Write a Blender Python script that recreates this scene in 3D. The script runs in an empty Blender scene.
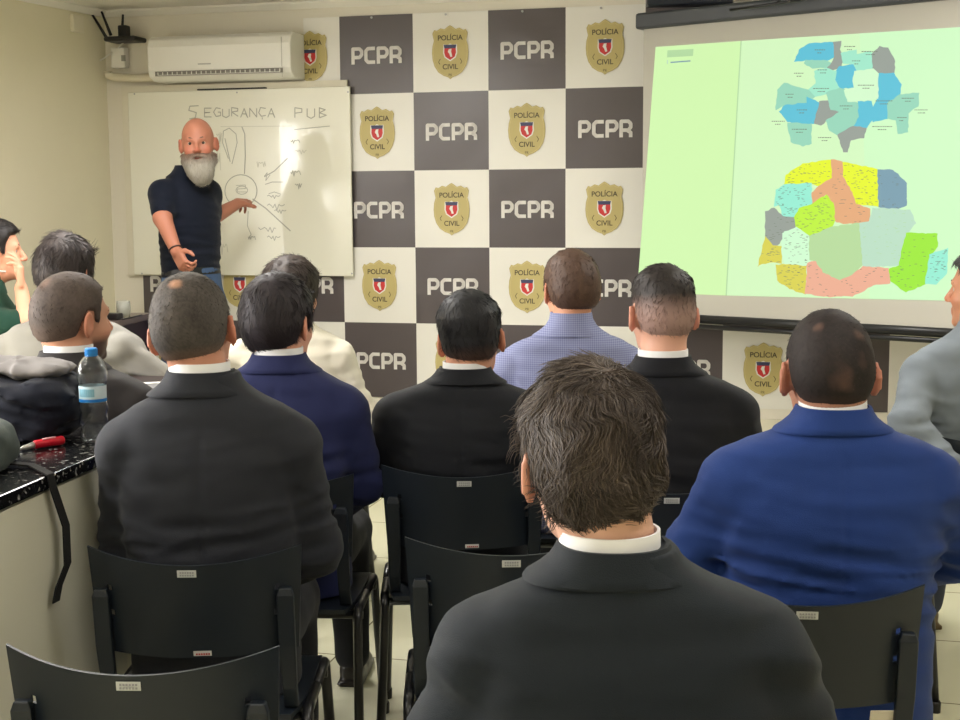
import bpy, math, random
import numpy as np
from mathutils import Matrix, Vector
rnd = random.Random(7); nr = np.random.RandomState(5)
sc = bpy.context.scene
# ---------------------------------------------------------------- camera
FP, PITCH, YAW, ROLL, CAMH = 1352.1, .1182, .2474, -.0066, 1.5
CF = np.array([-math.sin(YAW)*math.cos(PITCH), math.cos(YAW)*math.cos(PITCH), -math.sin(PITCH)])
CR = np.array([math.cos(YAW), math.sin(YAW), 0.]); CU = np.cross(CR, CF)
CR2 = CR*math.cos(ROLL)+CU*math.sin(ROLL); CU2 = -CR*math.sin(ROLL)+CU*math.cos(ROLL)
CP = np.array([0, 0, CAMH])
cd = bpy.data.cameras.new('camera'); cam = bpy.data.objects.new('camera', cd); sc.collection.objects.link(cam)
m = Matrix.Identity(4)
for i in range(3):
    m[i][0] = CR2[i]; m[i][1] = CU2[i]; m[i][2] = -CF[i]; m[i][3] = CP[i]
cam.matrix_world = m; cd.sensor_width = 36; cd.lens = FP*36/960; cd.clip_start = .05; sc.camera = cam
def dray(px, py): return CF+(px-480)/FP*CR2+(360-py)/FP*CU2
def at(px, py, z): return CP+z*dray(px, py)
def onp(px, py, ax, v):
    d = dray(px, py); return CP+d*((v-CP[ax])/d[ax])
# ---------------------------------------------------------------- world, lights, exposure
sc.view_settings.view_transform = 'Standard'; sc.view_settings.look = 'None'
sc.view_settings.gamma = 1; sc.view_settings.use_curve_mapping = False; sc.view_settings.exposure = 0.3
w = bpy.data.worlds.new('World'); sc.world = w; w.use_nodes = True
w.node_tree.nodes['Background'].inputs[0].default_value = (1, .98, .95, 1); w.node_tree.nodes['Background'].inputs[1].default_value = .3
def area(name, loc, rot, sx, sy, e, col):
    l = bpy.data.lights.new(name, 'AREA'); l.shape = 'RECTANGLE'; l.size = sx; l.size_y = sy; l.energy = e; l.color = col
    o = bpy.data.objects.new(name, l); sc.collection.objects.link(o); o.location = loc; o.rotation_euler = rot; return o
LAMPS = [(-2.3, 4.6), (-2.6, 2.0), (.6, 4.7), (.5, 2.0), (-1.0, -.2)]
for i, (x, y) in enumerate(LAMPS):
    area('ceiling_fill_uplight', (x, y, 2.34), (math.pi, 0, 0), .3, 1.25, 9, (1, .98, .95))  # upward fill at each fitting, added to brighten the ceiling
    area('ceiling_lamp_light', (x, y, 2.36), (0, 0, 0), .3, 1.25, (46, 30, 26, 12, 20)[i], (1, .975, .94))
area('left_key_light', (-4.5, 2.4, 1.6), (math.radians(90), 0, math.radians(-101)), 1.9, 1.2, 190, (1, .98, .96))  # key light from the left, placed in an added, unseen window
# ---------------------------------------------------------------- materials
def lin(c):
    return tuple(((v/255)/12.92 if v <= 10 else ((v/255+.055)/1.055)**2.4) for v in c)+(1,)
MC = {}
def mat(name, col, rough=.6, metal=0, bump=0, bscale=200, var=0, vscale=3, spec=None, sheen=0, attr=False, emit=0, trans=0, ior=1.45, coat=0):
    if name in MC: return MC[name]
    M = bpy.data.materials.new(name); M.use_nodes = True; N = M.node_tree.nodes; L = M.node_tree.links
    b = N['Principled BSDF']; b.inputs['Base Color'].default_value = lin(col); b.inputs['Roughness'].default_value = rough
    b.inputs['Metallic'].default_value = metal; b.inputs['IOR'].default_value = ior
    if spec is not None: b.inputs['Specular IOR Level'].default_value = spec
    if sheen: b.inputs['Sheen Weight'].default_value = sheen; b.inputs['Sheen Roughness'].default_value = .5
    if trans: b.inputs['Transmission Weight'].default_value = trans
    if coat: b.inputs['Coat Weight'].default_value = coat
    if emit: b.inputs['Emission Color'].default_value = lin(col); b.inputs['Emission Strength'].default_value = emit
    tc = N.new('ShaderNodeTexCoord'); src = None
    if attr:
        a = N.new('ShaderNodeAttribute'); a.attribute_name = 'Col'; src = a.outputs['Color']
    if var:
        n = N.new('ShaderNodeTexNoise'); n.inputs['Scale'].default_value = vscale; n.inputs['Detail'].default_value = 4; L.new(tc.outputs['Object'], n.inputs['Vector'])
        mx = N.new('ShaderNodeMix'); mx.data_type = 'RGBA'; mx.blend_type = 'MULTIPLY'; mx.inputs['Factor'].default_value = 1
        rp = N.new('ShaderNodeMapRange'); rp.inputs['From Min'].default_value = .3; rp.inputs['From Max'].default_value = .7; rp.inputs['To Min'].default_value = 1-var; rp.inputs['To Max'].default_value = 1+var
        L.new(n.outputs['Fac'], rp.inputs['Value']); L.new(rp.outputs['Result'], mx.inputs['B'])
        if src: L.new(src, mx.inputs['A'])
        else: mx.inputs['A'].default_value = lin(col)
        src = mx.outputs['Result']
    if src: L.new(src, b.inputs['Base Color'])
    if bump:
        n = N.new('ShaderNodeTexNoise'); n.inputs['Scale'].default_value = bscale; n.inputs['Detail'].default_value = 3; L.new(tc.outputs['Object'], n.inputs['Vector'])
        bp = N.new('ShaderNodeBump'); bp.inputs['Strength'].default_value = bump; bp.inputs['Distance'].default_value = .004
        L.new(n.outputs['Fac'], bp.inputs['Height']); L.new(bp.outputs['Normal'], b.inputs['Normal'])
    MC[name] = M; return M
# ---------------------------------------------------------------- mesh helpers
def mesh(name, v, f, mats, mi=None, smooth=False, col=None):
    me = bpy.data.meshes.new(name)
    v = np.asarray(v, dtype=np.float32).reshape(-1, 3)
    if isinstance(f, np.ndarray):
        n = f.shape[1]; me.vertices.add(len(v)); me.vertices.foreach_set('co', v.ravel())
        me.loops.add(f.size); me.loops.foreach_set('vertex_index', f.ravel().astype(np.int32))
        me.polygons.add(len(f)); me.polygons.foreach_set('loop_start', np.arange(0, f.size, n, dtype=np.int32))
        me.polygons.foreach_set('loop_total', np.full(len(f), n, dtype=np.int32)); me.update(calc_edges=True)
    else:
        me.from_pydata(v.tolist(), [], f); me.update()
    for mm in (mats if isinstance(mats, (list, tuple)) else [mats]): me.materials.append(mm)
    if mi is not None: me.polygons.foreach_set('material_index', np.asarray(mi, dtype=np.int32))
    if smooth: me.polygons.foreach_set('use_smooth', np.ones(len(me.polygons), dtype=bool))
    if col is not None:
        at_ = me.color_attributes.new('Col', 'FLOAT_COLOR', 'POINT'); at_.data.foreach_set('color', np.asarray(col, dtype=np.float32).ravel())
    me.validate(); return me
def link(name, me, parent=None, M=None):
    o = bpy.data.objects.new(name, me); sc.collection.objects.link(o)
    if parent is not None: o.parent = parent
    if M is not None:
        if parent is None: o.matrix_world = M
        else: o.matrix_local = M
    return o
def tag(o, label=None, cat=None, group=None, kind=None):
    if label: o['label'] = label
    if cat: o['category'] = cat
    if group: o['group'] = group
    if kind: o['kind'] = kind
    return o
class MB:
    def __init__(s): s.v = []; s.f = []; s.m = []
    def add(s, v, f, m=0):
        o = len(s.v); s.v += [tuple(map(float, p)) for p in v]; s.f += [tuple(i+o for i in q) for q in f]; s.m += [m]*len(f); return s
    def box(s, lo, hi, m=0, bev=0, M=None):
        x0, y0, z0 = lo; x1, y1, z1 = hi
        if bev <= 0:
            v = [(x0, y0, z0), (x1, y0, z0), (x1, y1, z0), (x0, y1, z0), (x0, y0, z1), (x1, y0, z1), (x1, y1, z1), (x0, y1, z1)]
            f = [(0, 3, 2, 1), (4, 5, 6, 7), (0, 1, 5, 4), (1, 2, 6, 5), (2, 3, 7, 6), (3, 0, 4, 7)]
        else:
            v = []; f = []
            def ring(z, ins):
                b = bev; c = []
                for cx, cy, a0 in ((x1-b, y1-b, 0), (x0+b, y1-b, 90), (x0+b, y0+b, 180), (x1-b, y0+b, 270)):
                    for k in range(4):
                        a = math.radians(a0+k*30); c.append((cx+(b-ins)*math.cos(a), cy+(b-ins)*math.sin(a), z))
                return c
            b2 = min(bev, (z1-z0)/2)
            rs = [ring(z0, b2*.9), ring(z0+b2*.3, b2*.3), ring(z0+b2, 0), ring(z1-b2, 0), ring(z1-b2*.3, b2*.3), ring(z1, b2*.9)]
            for r in rs: v += r
            for i in range(5):
                for k in range(16):
                    f.append((i*16+k, i*16+(k+1) % 16, (i+1)*16+(k+1) % 16, (i+1)*16+k))
            f.append(tuple(range(15, -1, -1))); f.append(tuple(range(80, 96)))
        if M is not None: v = [tuple(M @ Vector(p)) for p in v]
        return s.add(v, f, m)
    def tube(s, pts, r, n=10, m=0, cap=True):
        pts = [np.array(p, float) for p in pts]; rs = r if isinstance(r, (list, tuple)) else [r]*len(pts)
        v = []; f = []; up = None
        for i, p in enumerate(pts):
            a = pts[max(i-1, 0)]; b = pts[min(i+1, len(pts)-1)]; d = b-a; d = d/(np.linalg.norm(d)+1e-9)
            if up is None: up = np.array([0, 0, 1.]) if abs(d[2]) < .9 else np.array([1., 0, 0])
            x = np.cross(up, d); x /= np.linalg.norm(x)+1e-9; y = np.cross(d, x); up = y
            for k in range(n):
                t = 2*math.pi*k/n; v.append(p+rs[i]*(math.cos(t)*x+math.sin(t)*y))
        for i in range(len(pts)-1):
            for k in range(n): f.append((i*n+k, i*n+(k+1) % n, (i+1)*n+(k+1) % n, (i+1)*n+k))
        if cap: f.append(tuple(range(n-1, -1, -1))); f.append(tuple((len(pts)-1)*n+k for k in range(n)))
        return s.add(v, f, m)
    def lathe(s, prof, n=24, c=(0, 0, 0), m=0, a0=0, a1=2*math.pi, ex=1, ey=1):
        full = abs(a1-a0-2*math.pi) < 1e-6; nn = n if full else n+1; v = []; f = []
        for r, z in prof:
            for k in range(nn):
                t = a0+(a1-a0)*k/n; v.append((c[0]+r*ex*math.cos(t), c[1]+r*ey*math.sin(t), c[2]+z))
        for i in range(len(prof)-1):
            for k in range(n):
                k2 = (k+1) % nn; f.append((i*nn+k, i*nn+k2, (i+1)*nn+k2, (i+1)*nn+k))
        return s.add(v, f, m)
    def prism(s, poly, y0, y1, m=0):   # polygon in XZ extruded along y
        n = len(poly); v = [(p[0], y0, p[1]) for p in poly]+[(p[0], y1, p[1]) for p in poly]
        f = [tuple(range(n)), tuple(range(2*n-1, n-1, -1))]+[(k, k+n, (k+1) % n+n, (k+1) % n) for k in range(n)]
        return s.add(v, f, m)
    def flat(s, poly, y=0, m=0):
        return s.add([(p[0], y, p[1]) for p in poly], [tuple(range(len(poly)))], m)
    def stroke(s, pts, wd, y=0, m=0):      # flat pen stroke in XZ
        for a, b in zip(pts, pts[1:]):
            dx, dz = b[0]-a[0], b[1]-a[1]; l = math.hypot(dx, dz)
            if l < 1e-7: continue
            nx, nz = -dz/l*wd/2, dx/l*wd/2
            s.flat([(a[0]+nx, a[1]+nz), (a[0]-nx, a[1]-nz), (b[0]-nx, b[1]-nz), (b[0]+nx, b[1]+nz)], y, m)
        for a in pts[1:-1]:
            s.flat([(a[0]+wd/2*math.cos(k*math.pi/4), a[1]+wd/2*math.sin(k*math.pi/4)) for k in range(8)], y, m)
        return s
    def text(s, txt, size, c, y=0, m=0, bold=.0):
        cu = bpy.data.curves.new('t', 'FONT'); cu.body = txt; cu.size = size; cu.align_x = 'CENTER'; cu.align_y = 'CENTER'; cu.offset = bold
        o = bpy.data.objects.new('t', cu); sc.collection.objects.link(o)
        me = o.evaluated_get(bpy.context.evaluated_depsgraph_get()).to_mesh()
        s.add([(v.co.x+c[0], y, v.co.y+c[1]) for v in me.vertices], [tuple(p.vertices) for p in me.polygons], m)
        bpy.data.objects.remove(o); return s
    def build(s, name, mats, parent=None, smooth=False, M=None):
        return link(name, mesh(name, s.v, s.f, mats, s.m, smooth), parent, M)
    def mesh(s, name, mats, smooth=False): return mesh(name, s.v, s.f, mats, s.m, smooth)
def bevel(o, wdt=.004, seg=2):
    md = o.modifiers.new('bevel', 'BEVEL'); md.width = wdt; md.segments = seg; md.limit_method = 'ANGLE'; return o
def smooth_angle(me, ang=40):
    me.polygons.foreach_set('use_smooth', np.ones(len(me.polygons), dtype=bool))
    me.set_sharp_from_angle(angle=math.radians(ang)); return me
# ---------------------------------------------------------------- implicit surfaces (organic shapes)
I4 = np.eye(4)
def T4(x, y, z): M_ = np.eye(4); M_[:3, 3] = (x, y, z); return M_
def R4(rx=0, ry=0, rz=0):
    cx, sx, cy, sy, cz, sz = math.cos(rx), math.sin(rx), math.cos(ry), math.sin(ry), math.cos(rz), math.sin(rz)
    X = np.array([[1, 0, 0], [0, cx, -sx], [0, sx, cx]]); Y = np.array([[cy, 0, sy], [0, 1, 0], [-sy, 0, cy]]); Z = np.array([[cz, -sz, 0], [sz, cz, 0], [0, 0, 1]])
    M_ = np.eye(4); M_[:3, :3] = Z@Y@X; return M_
class SDF:
    def __init__(s): s.p = []; s.mods = []
    def ell(s, c, r, k=.02, M=I4, rot=None, op=0):
        L_ = M@T4(*c)
        if rot: L_ = L_@R4(*rot)
        r = np.array(r, float)
        def fn(x, y, z):
            k0 = np.sqrt((x/r[0])**2+(y/r[1])**2+(z/r[2])**2)+1e-6; k1 = np.sqrt((x/r[0]**2)**2+(y/r[1]**2)**2+(z/r[2]**2)**2)+1e-6
            return k0*(k0-1)/k1
        s.p.append((fn, L_, -r, r, k, op)); return s
    def cap(s, a, b, ra, rb, k=.02, M=I4, op=0):
        a = np.array(a, float); b = np.array(b, float); ab = b-a; l2 = ab@ab+1e-12; R_ = max(ra, rb)
        def fn(x, y, z):
            t = np.clip(((x-a[0])*ab[0]+(y-a[1])*ab[1]+(z-a[2])*ab[2])/l2, 0, 1)
            return np.sqrt((x-a[0]-t*ab[0])**2+(y-a[1]-t*ab[1])**2+(z-a[2]-t*ab[2])**2)-(ra+(rb-ra)*t)
        s.p.append((fn, M, np.minimum(a, b)-R_, np.maximum(a, b)+R_, k, op)); return s
    def chain(s, pts, rs, k=.02, M=I4, op=0):
        for i in range(len(pts)-1): s.cap(pts[i], pts[i+1], rs[i], rs[i+1], k, M, op)
        return s
    def box(s, c, h, r, k=.02, M=I4, rot=None, op=0):
        L_ = M@T4(*c)
        if rot: L_ = L_@R4(*rot)
        h = np.array(h, float)
        def fn(x, y, z):
            qx, qy, qz = abs(x)-h[0]+r, abs(y)-h[1]+r, abs(z)-h[2]+r
            return np.sqrt(np.maximum(qx, 0)**2+np.maximum(qy, 0)**2+np.maximum(qz, 0)**2)+np.minimum(np.maximum(qx, np.maximum(qy, qz)), 0)-r
        s.p.append((fn, L_, -h, h, k, op)); return s
    def loft(s, prof, k=.02, e=2.4, M=I4):      # rows: z, half width, half depth, centre y, (centre x)
        P = np.array([list(q)+[0]*(5-len(q)) for q in prof], float); z0, z1 = P[0, 0], P[-1, 0]
        def fn(x, y, z):
            a = np.interp(z, P[:, 0], P[:, 1]); b = np.interp(z, P[:, 0], P[:, 2]); c = np.interp(z, P[:, 0], P[:, 3]); cx = np.interp(z, P[:, 0], P[:, 4])
            r = (np.abs((x-cx)/a)**e+np.abs((y-c)/b)**e)**(1/e); d = (r-1)*np.minimum(a, b)*.9
            return np.maximum(d, np.maximum(z-z1, z0-z))
        R_ = max(P[:, 1].max(), P[:, 2].max())+.05
        s.p.append((fn, M, np.array([-R_, -R_, z0]), np.array([R_, R_, z1]), k, 0)); return s
    def build(s, h):
        lo = np.full(3, 1e9); hi = -lo
        bb = []
        for fn, M, l, u, k, op in s.p:
            c = np.array([[(l, u)[i & 1][0], (l, u)[i >> 1 & 1][1], (l, u)[i >> 2 & 1][2], 1] for i in range(8)])@M.T
            a, b = c[:, :3].min(0)-k-.012, c[:, :3].max(0)+k+.012; bb.append((a, b))
            if op == 0: lo = np.minimum(lo, a); hi = np.maximum(hi, b)
        lo = lo-h*2; n = np.ceil((hi-lo)/h).astype(int)+3
        F = np.full(n, .05, np.float32); ax = [lo[i]+h*np.arange(n[i]) for i in range(3)]
        for (fn, M, l, u, k, op), (a, b) in zip(s.p, bb):
            i0 = np.clip(((a-lo)/h).astype(int), 0, n); i1 = np.clip(((b-lo)/h).astype(int)+2, 0, n)
            if (i1 <= i0).any(): continue
            X, Y, Z = np.meshgrid(*[ax[i][i0[i]:i1[i]] for i in range(3)], indexing='ij', sparse=True)
            Mi = np.linalg.inv(M)
            if np.allclose(M, I4): x, y, z = np.broadcast_arrays(X, Y, Z)
            else: x, y, z = [Mi[r, 0]*X+Mi[r, 1]*Y+Mi[r, 2]*Z+Mi[r, 3] for r in range(3)]
            d = fn(x, y, z); sl = tuple(slice(i0[i], i1[i]) for i in range(3)); G = F[sl]
            if op == 0:
                if k > 0: hh = np.maximum(k-np.abs(G-d), 0)/k; F[sl] = np.minimum(G, d)-hh*hh*k*.25
                else: F[sl] = np.minimum(G, d)
            else:
                d = -d
                if k > 0: hh = np.maximum(k-np.abs(G-d), 0)/k; F[sl] = np.maximum(G, d)+hh*hh*k*.25
                else: F[sl] = np.maximum(G, d)
        for fn in s.mods:
            mk = np.abs(F) < .045; ix = np.nonzero(mk)
            F[ix] = fn(ax[0][ix[0]], ax[1][ix[1]], ax[2][ix[2]], F[ix])
        return nets(F, lo, h)
def nets(F, lo, h):
    for sl in ((0,), (-1,)):
        F[sl[0], :, :] = .05; F[:, sl[0], :] = .05; F[:, :, sl[0]] = .05
    S = F < 0; n = np.array(F.shape)-1
    cs = np.zeros(n, np.uint8)
    for a in (0, 1):
        for b in (0, 1):
            for c in (0, 1): cs += S[a:n[0]+a, b:n[1]+b, c:n[2]+c]
    act = (cs > 0) & (cs < 8); idx = np.nonzero(act); N = len(idx[0]); vid = np.full(n, -1, np.int32); vid[idx] = np.arange(N)
    acc = np.zeros((N, 3), np.float32); cnt = np.zeros(N, np.float32)
    for d in range(3):
        o1, o2 = [q for q in range(3) if q != d]
        for u in (0, 1):
            for w_ in (0, 1):
                p = [idx[0].copy(), idx[1].copy(), idx[2].copy()]; p[o1] += u; p[o2] += w_
                q = [p[0].copy(), p[1].copy(), p[2].copy()]; q[d] += 1
                a = F[tuple(p)]; b = F[tuple(q)]; cr = (a < 0) != (b < 0); t = np.where(cr, a/np.where(cr, a-b, 1), 0)
                P = np.zeros((N, 3), np.float32); P[:, o1] = u; P[:, o2] = w_; P[:, d] = t
                acc += P*cr[:, None]; cnt += cr
    V = lo+h*(np.stack(idx, 1)+acc/cnt[:, None])
    Q = []
    for d in range(3):
        o1, o2 = (d+1) % 3, (d+2) % 3
        A = [slice(None)]*3; B = [slice(None)]*3; A[d] = slice(0, -1); B[d] = slice(1, None)
        sa, sb = S[tuple(A)], S[tuple(B)]; e = np.nonzero(sa != sb); ins = sa[e]
        def cell(u, w_):
            p = [e[0].copy(), e[1].copy(), e[2].copy()]; p[o1] -= u; p[o2] -= w_; return vid[tuple(p)]
        q = np.stack([cell(0, 0), cell(1, 0), cell(1, 1), cell(0, 1)], 1)
        q[~ins] = q[~ins][:, ::-1]; Q.append(q)
    Q = np.concatenate(Q); Q = Q[(Q >= 0).all(1)]
    return V, Q
def relax(V, Q, it=1, lam=.5):
    E_ = np.concatenate([Q[:, [0, 1]], Q[:, [1, 2]], Q[:, [2, 3]], Q[:, [3, 0]]])
    for _ in range(it):
        A = np.zeros_like(V); c = np.zeros(len(V))
        for a, b in ((0, 1), (1, 0)):
            for j in range(3): A[:, j] += np.bincount(E_[:, a], V[E_[:, b], j], len(V))
            c += np.bincount(E_[:, a], minlength=len(V))
        V = V+lam*(A/np.maximum(c, 1)[:, None]-V)
    return V
def normals(V, Q):
    nn = np.cross(V[Q[:, 2]]-V[Q[:, 0]], V[Q[:, 3]]-V[Q[:, 1]]); N = np.zeros_like(V)
    for i in range(4):
        for j in range(3): N[:, j] += np.bincount(Q[:, i], nn[:, j], len(V))
    return N/(np.linalg.norm(N, axis=1, keepdims=True)+1e-9)
def pnoise(x, y, z, seed=0, n=7):
    r = np.random.RandomState(seed); o = 0
    for i in range(n):
        d = r.normal(size=3); d /= np.linalg.norm(d); s_ = 1.6**(i % 3); ph = r.rand()*6.3
        o = o+np.sin((x*d[0]+y*d[1]+z*d[2])*s_+ph+1.5*np.sin((x*d[1]-z*d[0]+y*d[2])*s_*.7+ph*2))/s_
    return o/n*1.6
# ================================================================ ROOM
def stuff_mat():
    # tiled floor
    M = bpy.data.materials.new('floor_tiles'); M.use_nodes = True; N = M.node_tree.nodes; L = M.node_tree.links; b = N['Principled BSDF']
    tc = N.new('ShaderNodeTexCoord'); mp = N.new('ShaderNodeMapping'); L.new(tc.outputs['Object'], mp.inputs['Vector']); mp.inputs['Location'].default_value = (TX, TY, 0)
    br = N.new('ShaderNodeTexBrick'); br.offset = 0; br.squash = 1; br.inputs['Scale'].default_value = 1; br.inputs['Brick Width'].default_value = .60; br.inputs['Row Height'].default_value = .60
    br.inputs['Mortar Size'].default_value = .0035; br.inputs['Mortar Smooth'].default_value = .2
    br.inputs['Color1'].default_value = lin((222, 219, 190)); br.inputs['Color2'].default_value = lin((214, 212, 184)); br.inputs['Mortar'].default_value = lin((120, 112, 88))
    L.new(mp.outputs[0], br.inputs['Vector']); L.new(br.outputs['Color'], b.inputs['Base Color']); b.inputs['Roughness'].default_value = .22
    return M
TX, TY = 1.53, .10
MW = mat('wall_paint', (224, 217, 192), .7, bump=.05, bscale=60, var=.02)
MWH = mat('white_wall_paint', (226, 222, 208), .7)
MCE = mat('ceiling_paint', (226, 222, 214), .8)
WY = 6.829; ZC = 2.535
FLOOR = stuff_mat()
tag(MB().box((-5.6, -2, -.05), (3.2, WY+.1, 0)).build('floor', FLOOR), kind='structure')
tag(MB().box((-5.6, -2, ZC), (3.2, WY+.1, ZC+.05)).build('ceiling', MCE), kind='structure')
tag(MB().box((-4.0, WY, 0), (3.1, WY+.1, ZC)).build('wall_back', mat('back_wall_paint', (222, 216, 202), .7)), kind='structure')
tag(MB().box((3.0, -2, 0), (3.1, WY, ZC)).build('wall_right', MW), kind='structure')
tag(MB().box((-5.6, -2.1, 0), (3.1, -2, ZC)).build('wall_rear', MW), kind='structure')
# left wall leans away from the back corner
A = (-3.83, WY); sl = .12; B = (-3.83-sl*(WY+2), -2.0)
def wl(y): return -3.83-sl*(WY-y)
mb = MB()
def wseg(y0, y1, z0, z1): mb.add([(wl(y0), y0, z0), (wl(y1), y1, z0), (wl(y1), y1, z1), (wl(y0), y0, z1), (wl(y0)-.1, y0, z0), (wl(y1)-.1, y1, z0), (wl(y1)-.1, y1, z1), (wl(y0)-.1, y0, z1)], [(0, 1, 2, 3), (7, 6, 5, 4), (0, 4, 5, 1), (1, 5, 6, 2), (2, 6, 7, 3), (3, 7, 4, 0)])
wseg(-2, 1.4, 0, ZC); wseg(3.3, WY, 0, ZC); wseg(1.4, 3.3, 0, 1.0); wseg(1.4, 3.3, 2.2, ZC)
tag(mb.build('wall_left', MW), kind='structure')
mb = MB()
for y0, y1, z0, z1 in ((1.4, 1.45, 1, 2.2), (3.25, 3.3, 1, 2.2), (1.4, 3.3, 1, 1.05), (1.4, 3.3, 2.15, 2.2), (2.32, 2.37, 1, 2.2)):
    wseg(y0, y1, z0, z1)
wf = tag(mb.build('added_window_1', mat('added_window_white', (230, 230, 228), .4)), kind='structure')  # out-of-view window, added as an opening for the left key light
# cornice along back and left wall
mb = MB(); mb.prism([(0, ZC), (0, ZC-.035), (.01, ZC-.035), (.035, ZC-.01), (.035, ZC)], 0, 1)
vv = [(-3.84+q[1]*6.84, WY-q[0], q[2]) for q in mb.v]
tag(MB().add(vv, mb.f).build('trim_1', mat('cornice_white', (228, 224, 216), .6)), kind='structure')
vv = [(wl(-2+q[1]*(WY+2))+q[0], -2+q[1]*(WY+2), q[2]) for q in mb.v]
tag(MB().add(vv, mb.f).build('trim_2', MC['cornice_white']), kind='structure')
# tiled skirting below banner
mb = MB(); k = 0; x = -3.6
while x < 3:
    mb.box((x+.002, WY-.012, .0), (min(x+.2, 3)-.002, WY, .195), 0); mb.box((x+.002, WY-.012, .2), (min(x+.2, 3)-.002, WY, .40), 0); x += .2
tag(mb.build('baseboard_back', mat('cream_tile', (222, 216, 196), .25)), kind='structure')
# ceiling lamps (fixtures out of the frame, they light the room)
for i, (x, y) in enumerate(LAMPS):
    fx = MB().box((-.04, -.65, -.115), (.04, .65, -.095)).box((-.03, -.5, -.095), (.03, -.46, .07)).box((-.03, .46, -.095), (.03, .5, .07)); o = fx.build('ceiling_light', mat('lamp_housing', (235, 235, 235), .4))
    o.location = (x, y, ZC-.07); tag(o, 'slim white ceiling light fitting above the rows of chairs', 'ceiling light', 'ceiling light fittings')
# ================================================================ BANNER
S = .4; BX = -2.469; BZ = 2.452
M_BL = mat('banner_dark_print', (80, 72, 74), .34, spec=.7)
M_BW = mat('banner_white_print', (226, 223, 216), .4, spec=.6)
M_GOLD = mat('badge_gold', (187, 171, 112), .5); M_INK = mat('badge_ink', (70, 62, 45), .6); M_RED = mat('badge_red', (196, 48, 48), .5); M_LET = mat('lettering_white', (222, 218, 214), .45)
M_NAVY = mat('badge_navy', (60, 62, 95), .5)
def banner(name, k0, k1, z1, z0, warp):
    mb = MB(); nz = int(round((z1-z0)/.02)); xs = sorted(set([k0+i*.05 for i in range(int((k1-k0)/.05)+1)]+[k1]))
    def yy(kx, z):
        r = (BZ-z)/S; w_ = 0
        if warp:
            a = math.exp(-((kx-2.6)/.42)**2)*math.exp(-((r-.45)/.5)**2); w_ = a*.004*math.sin(z*170+kx*3)+.0015*math.sin(kx*2.3+r*3)
        return WY-.006-abs(w_)
    for j in range(nz+1):
        z = z1-(z1-z0)*j/nz
        for kx in xs: mb.v.append((BX+kx*S, yy(kx, z), z))
    n = len(xs)
    for j in range(nz):
        zc = z1-(z1-z0)*(j+.5)/nz; r = math.floor((BZ-zc)/S+1e-6)
        for i in range(n-1):
            c = math.floor((xs[i]+xs[i+1])/2+1e-6); mb.f.append((j*n+i, (j+1)*n+i, (j+1)*n+i+1, j*n+i+1)); mb.m.append(0 if (r+c) % 2 == 0 else 1)
    return mb.build(name, [M_BL, M_BW], smooth=True)
ban = tag(banner('banner', -.5, 8.2, BZ, BZ-5*S, True), 'large chequered vinyl backdrop banner of dark and white squares on back wall', 'banner')
ban2 = tag(banner('banner', -2.95, -.5, 1.45, BZ-5*S, False), 'lower left chequered banner strip behind the whiteboard and desk', 'banner')
for o in (ban, ban2): pass
# badge emblem, local XZ, facing -y
def shield(sx, sz):
    half = [(0, .138), (.014, .130), (.03, .118), (.05, .124), (.07, .112), (.084, .116), (.094, .098), (.090, .078), (.086, .062), (.094, .035), (.097, .0), (.094, -.035), (.084, -.068), (.064, -.098), (.036, -.116), (.012, -.124), (0, -.134)]
    P = half+[(-x, z) for x, z in half[-2:0:-1]]
    return [(x*sx, z*sz) for x, z in P]
mb = MB()
Y0 = -.0006
mb.flat(shield(1, 1), 0, 0); 
for a, b in zip(shield(.93, .95), shield(.93, .95)[1:]+shield(.93, .95)[:1]): mb.stroke([a, b], .0018, Y0, 5)
mb.text('POLÍCIA', .036, (0, .074), Y0, 1, .0006); mb.text('CIVIL', .036, (0, -.072), Y0, 1, .0006); mb.text('PR', .018, (0, -.113), Y0, 1)
cr = [(0, .046), (.012, .04), (.036, .042), (.038, .0), (.03, -.024), (0, -.044), (-.03, -.024), (-.038, 0), (-.036, .042), (-.012, .04)]
mb.flat(cr, Y0, 2); mb.flat([(x*.82, z*.84) for x, z in cr], Y0*2, 3)
mb.flat([(-.034, .04), (.034, .04), (.03, .022), (-.03, .022)], Y0*3, 4)
mb.flat([(-.006, .018), (.008, .02), (.006, .004), (.012, -.02), (.002, -.022), (-.004, -.006), (-.012, .004)], Y0*4, 2)
for s in (-1, 1): mb.stroke([(s*.052, -.03), (s*.062, -.045), (s*.055, -.058)], .003, Y0, 1)
EMB = mb.mesh('emblem', [M_GOLD, M_INK, M_BW, M_RED, M_NAVY, mat('badge_rim', (205, 192, 140), .5)])
LW = .27; lh = .088; st = .018
def letters(c0=0):
    mb = MB(); q = .012
    def P(x, leg=False):
        w_ = .048; h = lh
        mb.stroke([(x, 0), (x, h-st/2), (x+w_-q, h-st/2), (x+w_, h-st/2-q), (x+w_, h*.42+q), (x+w_-q, h*.40), (x, h*.40)], st, 0)
        if leg: mb.stroke([(x+w_*.6, h*.40), (x+w_, h*.40-q), (x+w_, 0)], st, 0)
    def Cc(x):
        w_ = .046; h = lh
        mb.stroke([(x+w_+.004, h-st/2), (x+q, h-st/2), (x, h-st/2-q), (x, st/2+q), (x+q, st/2), (x+w_+.004, st/2)], st, 0)
    P(-.126); Cc(-.055); P(.013); P(.083, True)
    for i, v in enumerate(mb.v): mb.v[i] = (v[0], v[1], v[2]-lh/2)
    return mb.mesh('lettering', [M_LET])
LET = letters()
def yoff(): return WY-.0135
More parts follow.
